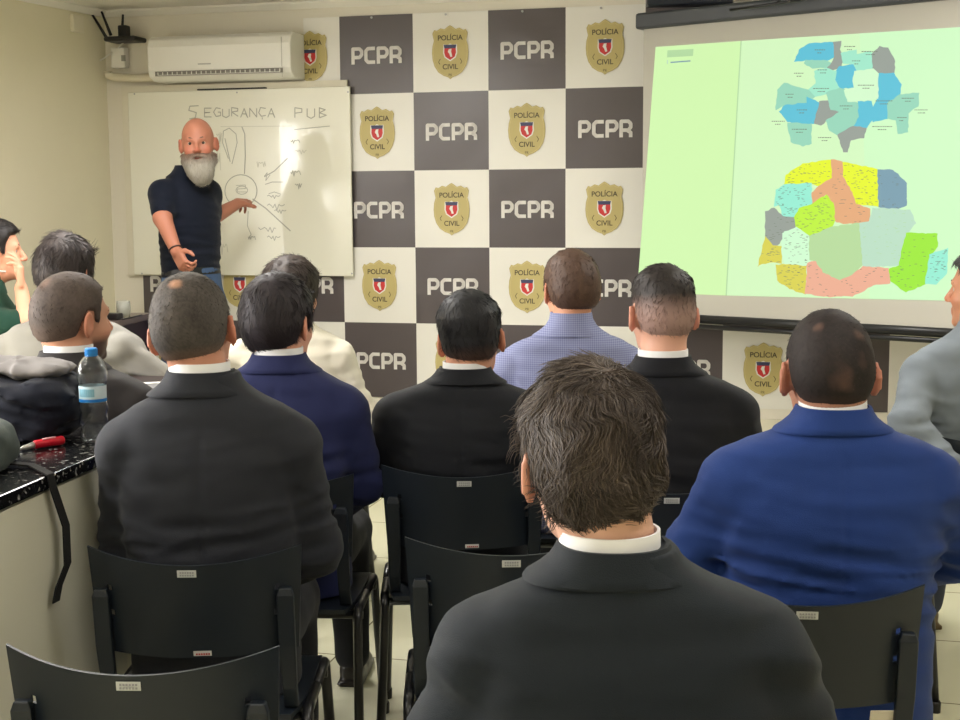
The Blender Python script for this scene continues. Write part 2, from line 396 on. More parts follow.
for c in range(-3, 8):
    for r in range(5):
        x = BX+(c+.5)*S; z = BZ-(r+.5)*S; dark = (r+c) % 2 == 0
        if c < 0 and r < 3 and not (c == -1 and r == 0): continue
        if x > .5: continue
        if c >= 4 and r < 3 : continue
        par = ban if (c >= 0 or r < 3) else ban2
        me = LET if dark else EMB
        if c == -1 and r == 0: par = ban
        o = link('lettering' if dark else 'emblem', me, par); o.location = (x+(.035 if (c == -1 and r == 0) else 0), WY-.0115, z-.004)
for k_ in range(5):
    mb = MB().lathe([(.0, -.006), (.006, -.006), (.006, 0), (0, 0)], 10, (0, 0, 0)); 
    o = link('grommet', mesh('grommet', [(v[0], v[2], v[1]) for v in mb.v], mb.f, mat('steel', (170, 170, 170), .3, 1), smooth=False), ban); o.location = (BX+(.45+k_*1.0)*S, WY-.012, BZ-.012)
# ================================================================ WHITEBOARD
WB0 = onp(131.5, 90, 1, WY); WB1 = onp(353, 276, 1, WY)
bx0, bx1, bz1, bz0 = WB0[0], -2.405, 2.09, 1.100
M_WB = mat('whiteboard_enamel', (230, 228, 214), .22, coat=.3)
wb = MB().box((bx0, WY-.045, bz0), (bx1, WY-.030, bz1)).build('whiteboard', M_WB)
bevel(wb, .003)
tag(wb, 'white dry-erase board with a faint diagram beside the bald presenter', 'whiteboard')
mb = MB().box((bx0-.045, WY-.03, bz0-.005), (bx0+.5, WY-.012, bz1-.0205)).box((bx0-.045, WY-.03, bz1-.02), (bx1-.02, WY-.012, bz1+.035))
mb.build('backing_board', mat('backing_cream', (216, 210, 192), .6), wb)
mb = MB().box((onp(201, 88, 1, WY)[0], WY-.048, bz1+.001), (onp(269, 88, 1, WY)[0], WY-.03, bz1+.008)); mb.build('rail', mat('dark_metal', (40, 38, 36), .4, .5), wb)
mb = MB()
for p in ((133.5, 92.5), (236, 91), (347, 90.5), (351, 272), (141, 272)):
    q = onp(p[0]+1, p[1]+1.5, 1, WY-.045); mb = MB(); mb.flat([(q[0]+.005*math.cos(a*math.pi/4), q[2]+.005*math.sin(a*math.pi/4)) for a in range(8)], WY-.0462); mb.build('screw', MC['steel'], wb)
M_MK = mat('marker_ink', (168, 168, 156), .5); M_MK2 = mat('faint_marker_ink', (198, 196, 182), .5)
def wpt(cx, cy):   # zoom-crop coordinate -> board plane
    q = onp(120+cx/3.43, 80+cy/3.43, 1, WY-.045); return (q[0], q[2])
mb = MB(); WYB = WY-.0456
def wr(pts, wd=.005, m=0): mb.stroke([wpt(*p) for p in pts], wd, WYB, m)
def ellp(cx, cy, rx, ry, n=28, a0=0, a1=6.283): return [(cx+rx*math.cos(a0+(a1-a0)*i/n), cy+ry*math.sin(a0+(a1-a0)*i/n)) for i in range(n+1)]
wr([(270, 88), (240, 90), (236, 104), (262, 112), (258, 130), (238, 134)], .006)                # S
def let(seq, x, y, s, wd=.005, m=0): wr([(x+a*s, y+b*s) for a, b in seq], wd, m)
Ls = {'E': [(.8, 0), (0, 0), (0, .5), (.6, .5), (0, .5), (0, 1), (.8, 1)], 'G': [(.8, .1), (.3, 0), (0, .5), (.3, 1), (.8, .9), (.8, .5), (.5, .5)], 'U': [(0, 0), (0, .8), (.4, 1), (.75, .8), (.75, 0)],
      'R': [(0, 1), (0, 0), (.7, .1), (.7, .4), (0, .5), (.75, 1)], 'A': [(0, 1), (.4, 0), (.8, 1), (.6, .6), (.2, .6)], 'N': [(0, 1), (0, 0), (.8, 1), (.8, 0)], 'C': [(.8, .1), (.2, 0), (0, .6), (.3, 1), (.8, .9)],
      'P': [(0, 1), (0, 0), (.7, .1), (.7, .45), (0, .55)], 'B': [(0, 1), (0, 0), (.6, .2), (0, .5), (.7, .75), (0, 1)], 'L': [(0, 0), (0, 1), (.7, 1)], 'I': [(0, 0), (0, 1)]}
for i, ch in enumerate('EGURANÇA'):
    ch2 = 'C' if ch == 'Ç' else ch; let(Ls[ch2], 290+i*31, 98+rnd.uniform(-4, 4), 30, .0055, 0)
    if ch == 'Ç': let([(.4, 1), (.4, 1.25)], 290+i*31, 98, 30, .005)
for i, ch in enumerate('PUB'): let(Ls[ch], 600+i*42, 98+rnd.uniform(-3, 3), 34, .0055, 0)
wr([(598, 170), (720, 158)], .004); wr([(345, 160), (590, 158)], .003, 1)
mb.build('written_title', [M_MK, M_MK2], wb); mb = MB()
wr([(372, 270), (352, 215), (355, 175), (375, 165), (398, 185), (402, 215), (390, 265), (384, 288)], .0045); wr([(360, 200), (378, 280)], .005)
wr([(418, 160), (428, 185), (430, 260), (427, 322)], .006)
wr(ellp(415, 380, 55, 55), .005); wr(ellp(418, 378, 20, 14, 16), .0035); wr([(398, 362), (430, 360), (432, 372), (402, 374), (404, 384), (436, 384)], .003)
for a in (([(495, 332), (530, 312), (575, 268)], .0055), ([(498, 358), (522, 350), (560, 350)], .004), ([(455, 408), (500, 440), (585, 518)], .0065), ([(440, 450), (437, 500), (450, 530), (440, 545)], .004),
          ([(495, 330), (505, 318), (500, 345), (515, 325)], .0035), ([(510, 390), (530, 384), (552, 392)], .0035)): wr(*a)
def scrib(x, y, wdt, hgt, m=0, n=9, wd=.004):
    global mb
    mb = MB(); wr([(x+wdt*i/n, y+hgt*(.5+.5*math.sin(i*2.3+x))*(1 if i % 2 else .3)) for i in range(n+1)], wd, m); mb.build('written_note', [M_MK, M_MK2], wb)
mb.build('diagram', [M_MK, M_MK2], wb); mb = MB()
for x, y, a, b in ((505, 425, 60, 22), (530, 445, 40, 14), (475, 505, 60, 20), (505, 535, 45, 16), (585, 310, 35, 20), (600, 355, 24, 20), (585, 205, 32, 12), (440, 535, 25, 14), (505, 395, 45, 12)): scrib(x, y, a, b)
for x, y, a, b in ((320, 250, 25, 60), (330, 180, 20, 40), (340, 560, 30, 40), (600, 240, 40, 15), (470, 280, 30, 20)): scrib(x, y, a, b, 1)
# ================================================================ AIR CONDITIONER
ax0, ax1, az1, az0 = onp(149, 50, 1, WY-.19)[0], onp(292, 50, 1, WY-.19)[0], onp(225, 34, 1, WY-.17)[2], onp(225, 79, 1, WY-.19)[2]
ac = bpy.data.objects.new('air_conditioner', None); sc.collection.objects.link(ac); ac.location = (ax0, WY-.014, az0)
tag(ac, 'white wall-mounted split air conditioner above the whiteboard', 'air conditioner')
wd = ax1-ax0; hh = az1-az0
prof = [(0, 0), (0, hh), (.15, hh), (.185, hh-.02), (.2, hh-.06), (.2, .05), (.185, .02), (.14, 0)]
mb = MB(); n = len(prof); mb.add([(0, -a, b) for a, b in prof]+[(wd, -a, b) for a, b in prof], [tuple(range(n)), tuple(range(2*n-1, n-1, -1))]+[(k, k+n, (k+1) % n+n, (k+1) % n) for k in range(n)])
o = mb.build('casing', mat('ac_plastic', (232, 230, 224), .35), ac); bevel(o, .008, 3)
mb = MB().box((.045, -.2035, .022), (wd-.045, -.196, .046)); mb.build('air_outlet', mat('ac_slot', (120, 116, 110), .5), ac)
mb = MB()
for i in range(26): mb.box((.06+i*(wd-.12)/25, -.206, .026), (.064+i*(wd-.12)/25, -.203, .042))
mb.box((.06, -.2055, .0255), (wd-.056, -.203, .028))
mb.build('louvre', mat('ac_louvre', (215, 212, 205), .4), ac)
MB().box((.045, -.208, .047), (wd-.045, -.2, .052)).build('flap', MC['ac_plastic'], ac)
MB().box((wd*.36, -.2022, .075), (wd*.45, -.2, .082)).build('badge', mat('ac_badge', (176, 174, 170), .4, .3), ac)
mb = MB().box((wd-.05, -.2015, .0), (wd-.046, -.198, hh-.03)); mb.build('seam', mat('ac_seam', (190, 187, 180), .5), ac)
# insulated pipe
p0 = onp(108, 77, 1, WY-.05); p1 = onp(158, 77, 1, WY-.05)
mb = MB().tube([p0+[-.0, 0, .03], p0+[.0, 0, .008], p0+[.04, 0, -.002], (p0+p1)/2+[0, 0, -.006], p1, p1+[.08, 0, 0.02]], .022, 12)
tag(mb.build('pipe', mat('pipe_wrap', (214, 206, 184), .6, bump=.3, bscale=40), smooth=True), 'cream wrapped pipe leading into the air conditioner', 'pipe')
# power adapter box and router
q = onp(119.5, 58, 1, WY-.03)
e = bpy.data.objects.new('power_supply', None); sc.collection.objects.link(e); e.location = q; tag(e, 'small white adapter box on the wall under the router', 'adapter')
o = MB().box((-.042, -.02, -.055), (.042, .028, .055)).build('case', mat('adapter_white', (226, 224, 218), .5), e); bevel(o, .005)
MB().box((.024, -.026, -.02), (.046, -.018, .012)).build('socket', mat('adapter_grey', (150, 148, 142), .5), e)
mb = MB().tube([(-.03, -.02, .03), (-.08, -.02, .0), (-.16, -.02, -.035)], .004, 8).tube([(.0, -.02, .05), (.06, -.03, .09), (.1, -.02, .1)], .004, 8)
mb.build('cable', MC['adapter_white'], e, True)
q = onp(124, 40, 1, WY-.09)
r_ = bpy.data.objects.new('router', None); sc.collection.objects.link(r_); r_.location = q; tag(r_, 'black wireless router with raised antennas in the upper left corner', 'router')
M_BP = mat('black_plastic', (24, 22, 24), .4)
o = MB().box((-.085, -.07, -.012), (.10, .07, .014), bev=.01).build('body', M_BP, r_)
MB().box((-.02, -.03, .01), (.03, .02, .075), bev=.006).build('bracket', M_BP, r_)
for (a, b) in (((107, 38.5), (91, 12.5)), ((111, 35.5), (101.5, 11.5)), ((122, 34), (123, 14.5))):
    A_ = onp(a[0], a[1], 1, WY-.09)-q; B_ = onp(b[0], b[1], 1, WY-.11)-q
    MB().tube([A_, A_+(B_-A_)*.3, B_], [.009, .008, .006], 8).build('antenna', M_BP, r_, True)
q = onp(75, 24, 0, -3.78)
d = dray(75, 24); t = (-3.83-sl*WY)/(d[0]-sl*d[1]); q = CP+d*t; o = MB().box((-.006, -.045, -.045), (.02, .045, .045)).build('junction_box', mat('box_cream', (224, 217, 196), .5)); o.location = (wl(q[1])+.006, q[1], q[2]); o.rotation_euler = (0, 0, -math.atan(sl)); bevel(o, .006)
tag(o, 'small square cream junction box high on the left wall', 'junction box')
# ================================================================ PROJECTION SCREEN
SL = at(644, 27, 6.45); SR = at(960, 1.7, 5.52); SL[2] = 2.30; SR[2] = 2.30
sd = (SR-SL)/np.linalg.norm(SR-SL); sn = np.array([sd[1], -sd[0], 0]); SW = 1.85; SZ1, SZ0 = 2.30, .93
screen = bpy.data.objects.new('projection_screen', None); sc.collection.objects.link(screen); screen.location = (SL[0], SL[1], 0); screen.rotation_euler = (0, 0, math.atan2(sd[1], sd[0]))
tag(screen, 'large pull-down projection screen showing two coloured maps', 'projection screen')
def sp(px, py):    # photo point -> screen plane coordinates (metres along, height)
    d = dray(px, py); t = ((SL-CP)@sn)/(d@sn); P = CP+d*t; return (float((P-SL)@sd), float(P[2]))
MB().box((0, -.002, SZ0), (SW, .002, SZ1+.06)).build('canvas', mat('screen_canvas', (186, 182, 172), .8), screen)
o = MB().box((-.03, -.035, SZ1), (SW+.05, .045, SZ1+.075)).build('housing', mat('screen_case', (62, 64, 68), .45), screen); bevel(o, .012, 2)
mb = MB().tube([(-.02, 0, SZ0-.0), (SW+.02, 0, SZ0-.0)], .021, 14).tube([(-.02, -.006, SZ0-.035), (SW+.02, -.006, SZ0-.035)], .012, 10); mb.build('bottom_bar', mat('screen_bar', (30, 30, 32), .35), screen, True)
def E_(name, c, e=.80):
    M_ = mat('glow_'+name, c, .9, emit=e); M_.node_tree.nodes['Principled BSDF'].inputs['Base Color'].default_value = lin(tuple(v*.3 for v in c)); return M_
GL = [E_('bg', (208, 242, 190)), E_('blue', (96, 190, 212)), E_('teal', (150, 210, 184)), E_('grey', (150, 158, 150)), E_('pale_teal', (160, 228, 200)), E_('yellow', (226, 240, 52)), E_('salmon', (224, 168, 124)),
      E_('slate', (122, 156, 172)), E_('cyan', (150, 232, 208)), E_('lime', (188, 236, 66)), E_('mint', (205, 246, 206)), E_('olive', (214, 206, 84)), E_('palegreen', (180, 214, 156)), E_('paleblue', (184, 218, 194)), E_('green', (156, 228, 62)),
      E_('pink', (232, 172, 146)), E_('bg_left', (206, 242, 174)), E_('ink', (138, 152, 130), .5), E_('pale', (208, 244, 202)), E_('line', (176, 214, 160)), E_('bg_right', (204, 244, 194))]
img = MB(); yI = -.004
c4 = lambda p: sp(640+p[0]/3, p[1]/3)
c5 = lambda p: sp(640+p[0]/3, 140+p[1]/3)
xR = sp(960, 27); xRb = sp(950, 300)
img.flat([sp(656, 47), sp(742, 41), sp(727, 295.5), sp(637.5, 292)], yI, 16)
img.flat([sp(742, 41), sp(860, 33.5), sp(870, 299), sp(727, 295.5)], yI, 0)
img.flat([sp(860, 33.5), sp(1010, 24), sp(1010, 302), sp(870, 299)], yI, 20)
img.flat([sp(741, 41), sp(742.2, 41), sp(727.2, 295.5), sp(726, 295.5)], yI-.0004, 19)
TOP = [(1, [(465, 185), (480, 150), (510, 132), (580, 128), (585, 170), (560, 182), (500, 180)]), (2, [(500, 180), (560, 182), (575, 190), (560, 203), (520, 205), (495, 190)]),
 (3, [(580, 128), (605, 125), (600, 150), (612, 175), (605, 200), (575, 212), (560, 203), (575, 190), (585, 170)]), (4, [(650, 165), (690, 155), (700, 165), (700, 205), (680, 215), (640, 212), (635, 190)]),
 (4, [(605, 160), (650, 150), (650, 165), (635, 190), (612, 190)]), (1, [(600, 200), (640, 195), (650, 215), (640, 235), (645, 262), (600, 265), (585, 240), (590, 215)]),
 (3, [(700, 160), (720, 140), (745, 145), (765, 185), (763, 220), (715, 222), (700, 205)]), (1, [(715, 222), (763, 220), (785, 255), (780, 285), (745, 310), (745, 355), (700, 365), (695, 330), (715, 295)]),
 (4, [(525, 215), (560, 205), (590, 215), (585, 240), (600, 265), (560, 280), (525, 290), (505, 270), (530, 250)]), (2, [(415, 270), (435, 250), (470, 262), (505, 270), (525, 290), (500, 310), (440, 315), (410, 330)]),
 (1, [(440, 315), (500, 310), (500, 292), (540, 310), (525, 370), (480, 372), (445, 365), (420, 335)]), (2, [(445, 370), (515, 372), (515, 430), (490, 438), (455, 425)]),
 (3, [(540, 305), (570, 303), (575, 330), (600, 335), (560, 360), (545, 375), (525, 370)]), (2, [(560, 280), (600, 265), (615, 270), (625, 305), (655, 310), (660, 350), (640, 380), (595, 405), (570, 390), (560, 360), (600, 335), (575, 330)]),
 (1, [(655, 305), (695, 305), (700, 350), (680, 385), (640, 380), (660, 350)]), (3, [(595, 405), (640, 380), (680, 385), (672, 415), (635, 420), (625, 455), (612, 455)]),
 (2, [(780, 285), (838, 280), (835, 320), (805, 340), (805, 395), (775, 400), (770, 360), (745, 355), (745, 310)]),
 (18, [(645, 215), (700, 207), (716, 222), (714, 295), (650, 302), (625, 304), (615, 270), (645, 262), (641, 235)])]
BOT = [(5, [(440, 105), (490, 72), (575, 60), (578, 115), (540, 138), (515, 130), (435, 135)]), (6, [(575, 60), (610, 68), (612, 110), (640, 155), (650, 190), (690, 205), (688, 245), (610, 250), (585, 240), (580, 190), (560, 165), (515, 195), (515, 160), (540, 138), (578, 115)]),
 (5, [(610, 68), (650, 75), (715, 90), (718, 200), (690, 195), (650, 190), (640, 155), (612, 110)]), (7, [(715, 90), (760, 92), (800, 130), (800, 195), (775, 205), (718, 200)]),
 (8, [(410, 150), (435, 135), (515, 130), (515, 195), (480, 205), (465, 232), (430, 230), (420, 195), (405, 200)]), (3, [(378, 215), (405, 205), (430, 230), (465, 232), (470, 260), (440, 275), (420, 310), (400, 318), (378, 290)]),
 (9, [(480, 205), (515, 195), (560, 165), (580, 190), (585, 240), (575, 262), (510, 290), (470, 260), (465, 232)]), (10, [(430, 280), (470, 262), (510, 290), (512, 375), (440, 375), (425, 345)]),
 (11, [(355, 380), (378, 290), (400, 318), (425, 320), (425, 370), (400, 365), (370, 370)]), (11, [(410, 375), (440, 375), (500, 378), (497, 462), (450, 445), (415, 420)]),
 (12, [(510, 290), (575, 262), (660, 250), (665, 300), (670, 370), (640, 405), (600, 422), (550, 400), (530, 365), (512, 360)]), (13, [(660, 250), (690, 245), (700, 205), (810, 210), (828, 250), (800, 280), (790, 320), (780, 375), (670, 380), (665, 300)]),
 (14, [(800, 280), (893, 282), (893, 320), (870, 345), (858, 430), (800, 455), (750, 420), (750, 385), (780, 375), (790, 320)]), (8, [(870, 345), (925, 325), (920, 400), (890, 432), (858, 430)]),
 (15, [(505, 370), (530, 365), (550, 400), (600, 422), (605, 468), (570, 470), (497, 460)]), (15, [(600, 422), (640, 405), (670, 380), (745, 385), (750, 430), (700, 435), (640, 468), (605, 468)])]
def jag(P, amp):
    out = []
    for a, b in zip(P, P[1:]+P[:1]):
        l = math.hypot(b[0]-a[0], b[1]-a[1]); n = max(1, int(l/9)); h = random.Random(int(min(a[0], b[0])*31+min(a[1], b[1])*7+abs(a[0]-b[0])))
        js = [h.uniform(-amp, amp) for _ in range(n*2)]
        if (a > b): js = js[:(n-1)*2][::-1]; js = [x_ for pr in zip(js[1::2], js[0::2]) for x_ in pr]+[0, 0]
        out.append(a)
        for i in range(1, n): t = i/n; out.append((a[0]+(b[0]-a[0])*t+js[2*i-2], a[1]+(b[1]-a[1])*t+js[2*i-1]))
    return out
def grow(P, k_=2.2):
    cx = sum(p[0] for p in P)/len(P); cy = sum(p[1] for p in P)/len(P)
    return [(p[0]+(p[0]-cx)/(math.hypot(p[0]-cx, p[1]-cy)+1)*k_, p[1]+(p[1]-cy)/(math.hypot(p[0]-cx, p[1]-cy)+1)*k_) for p in P]
def inside(P, x, y):
    c = False
    for (x1, y1), (x2, y2) in zip(P, P[1:]+P[:1]):
        if (y1 > y) != (y2 > y) and x < (x2-x1)*(y-y1)/(y2-y1)+x1: c = not c
    return c
def line(a, b, wd, y, m): img.stroke([a, b], wd, y, m)
for i, (m_, P) in enumerate(TOP): img.flat([c4(p) for p in jag(grow(P), 2)], yI-.0006-i*.00002, m_)
for i, (m_, P) in enumerate(BOT): img.flat([c5(p) for p in jag(grow(P), 2)], yI-.0006-i*.00002, m_)
def words(f, x, y, wd, rows=2, hgt=5):
    for r in range(rows):
        ww = wd*(1 if r == 0 else .45); xx = x-ww/2; y_ = y+r*9
        while xx < x+ww/2:
            l = rnd.uniform(3, 7); img.stroke([f((xx, y_)), f((xx+l, y_-.2))], .0034*hgt/5, yI-.0014, 17); xx += l+1.6
for x, y, w_ in ((478, 220, 36), (630, 140, 40), (650, 183, 30), (548, 210, 34), (540, 150, 36), (545, 266, 60), (680, 256, 62), (485, 330, 34), (415, 364, 46), (480, 388, 56), (620, 318, 48), (732, 303, 60), (805, 295, 46), (843, 330, 46), (785, 353, 30), (728, 380, 74), (555, 413, 48), (450, 283, 30), (690, 155, 60)): words(c4, x, y, w_*.8)
for m_, P in BOT:
    xs_ = [p[0] for p in P]; ys_ = [p[1] for p in P]; n = int((max(xs_)-min(xs_))*(max(ys_)-min(ys_))/(130 if m_ in (5, 9, 10, 11, 8) else 420))
    for _ in range(n):
        x, y = rnd.uniform(min(xs_), max(xs_)), rnd.uniform(min(ys_), max(ys_))
        if inside(P, x, y) and inside(P, x+8, y): img.stroke([c5((x, y)), c5((x+rnd.uniform(4, 9), y+rnd.uniform(-1, 1)))], .0018, yI-.0014, 17 if m_ not in (12, 13) else 19)
for q_, w_ in ((52, 76), (61, 50)):
    pass
img.flat([sp(668, 50.5), sp(694, 49), sp(693.5, 56), sp(667.5, 57.5)], yI-.0006, 19)
img.stroke([sp(671, 62.5), sp(691, 61)], .006, yI-.0008, 7)
img.stroke([sp(668, 60), sp(668, 64)], .006, yI-.0008, 13)
img.build('projected_picture', GL, screen)
# bracket + cables above the housing
q = at(689, 13, 6.35); o = MB().box((-.2, -.05, -.035), (.2, .05, .03), bev=.01).build('mounting_box', mat('bracket_dark', (34, 38, 50), .35)); o.location = (q[0]-.0, q[1]-.0, 2.43); o.rotation_euler = (0, 0, .2)
tag(o, 'dark narrow box fixed above the top left end of the projection screen', 'box')
mb = MB().tube([at(730, 10, 6.0), at(760, 6, 5.9), at(800, 0, 5.8), at(830, -6, 5.75)], .006, 8).tube([at(774, 5, 5.9), at(785, -4, 5.9)], .005, 6)
tag(mb.build('cable', M_BP, smooth=True), 'thin black cable running along the ceiling above the screen', 'cable')
# ================================================================ CHAIRS
M_CH = mat('chair_black_plastic', (22, 29, 38), .42, bump=.08, bscale=500); M_TB = mat('chair_tube_black', (24, 24, 27), .3, spec=.6); M_LB = mat('sticker_white', (196, 198, 196), .5); M_LT = mat('sticker_print', (150, 150, 152), .6); M_LR = mat('sticker_red_print', (170, 60, 60), .6)
def yb(u): return -.245+.075*(abs(u)/.215)**2.0         # plan curve of the backrest
def back_z(u, t):      # t 0 bottom .. 1 top
    top = .785+.022*(abs(u)/.215)**2; bot = .585; return bot+(top-bot)*t
def make_chair():
    R_ = bpy.data.objects.new('chair', None); sc.collection.objects.link(R_)
    nx, nz = 44, 16; mb = MB(); idx = {}
    hole = set()
    for s in (0, 1):
        for t0 in (6, 10):
            for dz in (0,): hole.add((4 if s == 0 else nx-5, t0))
    th = .007; wu = lambda t: .205+.012*t
    for side in (0, 1):
        for j in range(nz+1):
            for i in range(nx+1):
                t = j/nz; u = (-1+2*i/nx)*wu(t); mb.v.append((u, yb(u)-.035*t+(th if side else 0), back_z(u, t)))
    n = (nx+1)*(nz+1); f = lambda i, j, s: s*n+j*(nx+1)+i
    for j in range(nz):
        for i in range(nx):
            if (i, j) in hole:
                for a, b in (((i, j), (i+1, j)), ((i+1, j), (i+1, j+1)), ((i+1, j+1), (i, j+1)), ((i, j+1), (i, j))): mb.f.append((f(*b, 0), f(*a, 0), f(*a, 1), f(*b, 1)))
                continue
            mb.f.append((f(i, j, 0), f(i+1, j, 0), f(i+1, j+1, 0), f(i, j+1, 0))); mb.f.append((f(i, j, 1), f(i, j+1, 1), f(i+1, j+1, 1), f(i+1, j, 1)))
    for i in range(nx):
        mb.f.append((f(i, 0, 1), f(i+1, 0, 1), f(i+1, 0, 0), f(i, 0, 0))); mb.f.append((f(i, nz, 0), f(i+1, nz, 0), f(i+1, nz, 1), f(i, nz, 1)))
    for j in range(nz):
        mb.f.append((f(0, j, 0), f(0, j+1, 0), f(0, j+1, 1), f(0, j, 1))); mb.f.append((f(nx, j, 1), f(nx, j+1, 1), f(nx, j+1, 0), f(nx, j, 0)))
    mb.m = [0]*len(mb.f); me = smooth_angle(mb.mesh('backrest', [M_CH])); bk = link('backrest', me, R_)
    # stickers
    def sticker(u, t, wdt, hgt, red):
        mb = MB(); y = lambda v: yb(v)-.035*t-.0015
        mb.add([(u-wdt/2, y(u-wdt/2), back_z(u, t)-hgt/2), (u+wdt/2, y(u+wdt/2), back_z(u, t)-hgt/2), (u+wdt/2, y(u+wdt/2)-.002, back_z(u, t)+hgt/2), (u-wdt/2, y(u-wdt/2)-.002, back_z(u, t)+hgt/2)], [(0, 1, 2, 3)])
        for r in ((-.18,) if red else (.12, -.25)):
            x_ = u-wdt*.36
            while x_ < u+wdt*.34:
                l = .0035; mb.box((x_, y(x_)-.0022, back_z(u, t)+hgt*r-.001), (x_+l, y(x_)-.0014, back_z(u, t)+hgt*r+.0025), 1); x_ += l+.0014
        o = mb.build('sticker', [M_LB, M_LR if red else M_LT], bk)
    sticker(.0, .92, .038, .015, False); sticker(.02, .055, .036, .011, True)
    for s in (-1, 1):
        mb = MB(); pts = [(-.222, .725), (-.225, .71), (-.21, .6), (-.185, .50), (-.165, .455), (-.10, .435)]
        for i, (y, z) in enumerate(pts):
            w_ = (.017 if i < 3 else .015) if i else .012; t_ = .011; mb.v += [(s*.186-w_, y-t_, z), (s*.186+w_, y-t_, z), (s*.186+w_, y+t_*.6, z), (s*.186-w_, y+t_*.6, z)]
        for i in range(len(pts)-1):
            for k in range(4): a = i*4+k; b = i*4+(k+1) % 4; mb.f.append((a, a+4, b+4, b)); mb.m.append(0)
        mb.f += [(0, 1, 2, 3), (len(pts)*4-1, len(pts)*4-2, len(pts)*4-3, len(pts)*4-4)]; mb.m += [0, 0]
        o = mb.build('back_support', M_CH, R_); bevel(o, .006, 2)
    # seat
    mb = MB(); nn = 12
    for side in (0, 1):
        for j in range(nn+1):
            for i in range(nn+1):
                u, v = -1+2*i/nn, -1+2*j/nn; z = .452-.012*(1-u*u)*(1-v*v)-(.03*max(0, v-.6)**1.5*3)-(0 if side else .012)
                k_ = 1-.07*(v*v if v < 0 else 0)-.03*(abs(u*v)**3); mb.v.append((u*.21*k_, .005+v*.215, z))
    n = (nn+1)**2; f = lambda i, j, s: s*n+j*(nn+1)+i
    for j in range(nn):
        for i in range(nn): mb.f.append((f(i, j, 1), f(i+1, j, 1), f(i+1, j+1, 1), f(i, j+1, 1))); mb.f.append((f(i, j, 0), f(i, j+1, 0), f(i+1, j+1, 0), f(i+1, j, 0)))
        mb.f.append((f(j, 0, 0), f(j+1, 0, 0), f(j+1, 0, 1), f(j, 0, 1))); mb.f.append((f(j+1, nn, 0), f(j, nn, 0), f(j, nn, 1), f(j+1, nn, 1)))
        mb.f.append((f(0, j+1, 0), f(0, j, 0), f(0, j, 1), f(0, j+1, 1))); mb.f.append((f(nn, j, 0), f(nn, j+1, 0), f(nn, j+1, 1), f(nn, j, 1)))
    mb.m = [0]*len(mb.f); link('seat', smooth_angle(mb.mesh('seat', [M_CH])), R_)
    for s in (-1, 1):
        x = s*.215
        arc = lambda yc, a0, a1: [(x, yc+.035*math.cos(math.radians(a)), .40+.035*math.sin(math.radians(a))) for a in np.linspace(a0, a1, 6)]
        lf = MB().tube([(x+s*.015, .245, .012)]+arc(.15, 0, 90)[:]+[(x, .0, .435)], .0125, 12).build('leg', M_TB, R_, True)
        MB().lathe([(0, 0), (.015, 0), (.016, .03), (.013, .034)], 12, (x+s*.015, .246, 0)).build('foot_cap', M_BP, lf)
        lr = MB().tube([(x+s*.015, -.27, .012)]+[(x, -.13-(p[1]-.15), p[2]) for p in arc(.15, 0, 90)]+[(x, .0, .435)], .0125, 12).build('leg', M_TB, R_, True)
        MB().lathe([(0, 0), (.015, 0), (.016, .03), (.013, .034)], 12, (x+s*.015, -.271, 0)).build('foot_cap', M_BP, lr)
    mb = MB()
    for y in (-.13, .14): mb.tube([(-.225, y, .415), (.225, y, .415)], .011, 10)
    mb.build('crossbar', M_TB, R_, True)
    return R_
CH0 = make_chair(); CHU = [False]
def place_chair(x, y, yaw, label, group=None):
    if not CHU[0]: r = CH0; CHU[0] = True
    else:
        r = CH0.copy(); sc.collection.objects.link(r)
        for c in list(CH0.children):
            d = c.copy(); sc.collection.objects.link(d); d.parent = r
            for g in c.children: e_ = g.copy(); sc.collection.objects.link(e_); e_.parent = d
    r.location = (x, y, 0); r.rotation_euler = (0, 0, yaw); tag(r, label, 'chair', 'black plastic audience chairs'); return r
# ================================================================ PEOPLE
def skin_mat(n, c): return mat('skin_'+n, c, .5, attr=True, bump=.08, bscale=300)
def head_sdf(s, M, face=True, base=False, jaw=1.0):
    """cranium, jaw, neck; base only when used as the support of hair"""
    s.ell((0, -.008, .022), (.075, .097, .092), .02, M); s.ell((0, -.05, -.004), (.064, .053, .066), .03, M)
    s.ell((0, .035, -.042), (.060*jaw, .054, .07), .03, M); s.ell((0, .042, -.085), (.045*jaw, .042, .034), .03, M)
    if base: return s
    s.ell((0, .082, -.106), (.02, .014, .014), .02, M)
    s.cap((-.034, .079, .016), (.034, .079, .016), .011, .011, .02, M)
    s.ell((-.042, .06, -.035), (.02, .025, .022), .02, M); s.ell((.042, .06, -.035), (.02, .025, .022), .02, M)
    for q in (-1, 1): s.ell((q*.031, .1, -.002), (.017, .02, .011), .012, M, op=1)
    s.cap((0, .088, .008), (0, .111, -.034), .008, .0125, .01, M); s.ell((-.012, .099, -.039), (.008, .01, .007), .006, M); s.ell((.012, .099, -.039), (.008, .01, .007), .006, M)
    s.cap((-.018, .088, -.064), (.018, .088, -.064), .007, .007, .008, M); s.cap((-.014, .087, -.077), (.014, .087, -.077), .0075, .0075, .008, M)
    s.cap((-.022, .1, -.0705), (.022, .1, -.0705), .002, .002, .004, M, op=1)
    for q in (-1, 1):
        E2 = M@T4(q*.083, -.008, -.014)@R4(0, 0, q*.42)@R4(-.15, 0, 0)
        s.ell((0, -.002, 0), (.006, .017, .030), .006, E2)
        pts = [(q*.003, -.014*math.cos(a)-.004, .029*math.sin(a)+.002) for a in np.linspace(-1.3, 3.6, 9)]
        s.chain(pts, [.0045]*9, .004, E2); s.ell((-q*.004, .01, -.004), (.01, .012, .02), .01, E2)
        s.ell((q*.007, .003, .002), (.004, .008, .013), .004, E2, op=1); s.ell((0, .002, -.028), (.005, .007, .009), .006, E2)
    return s
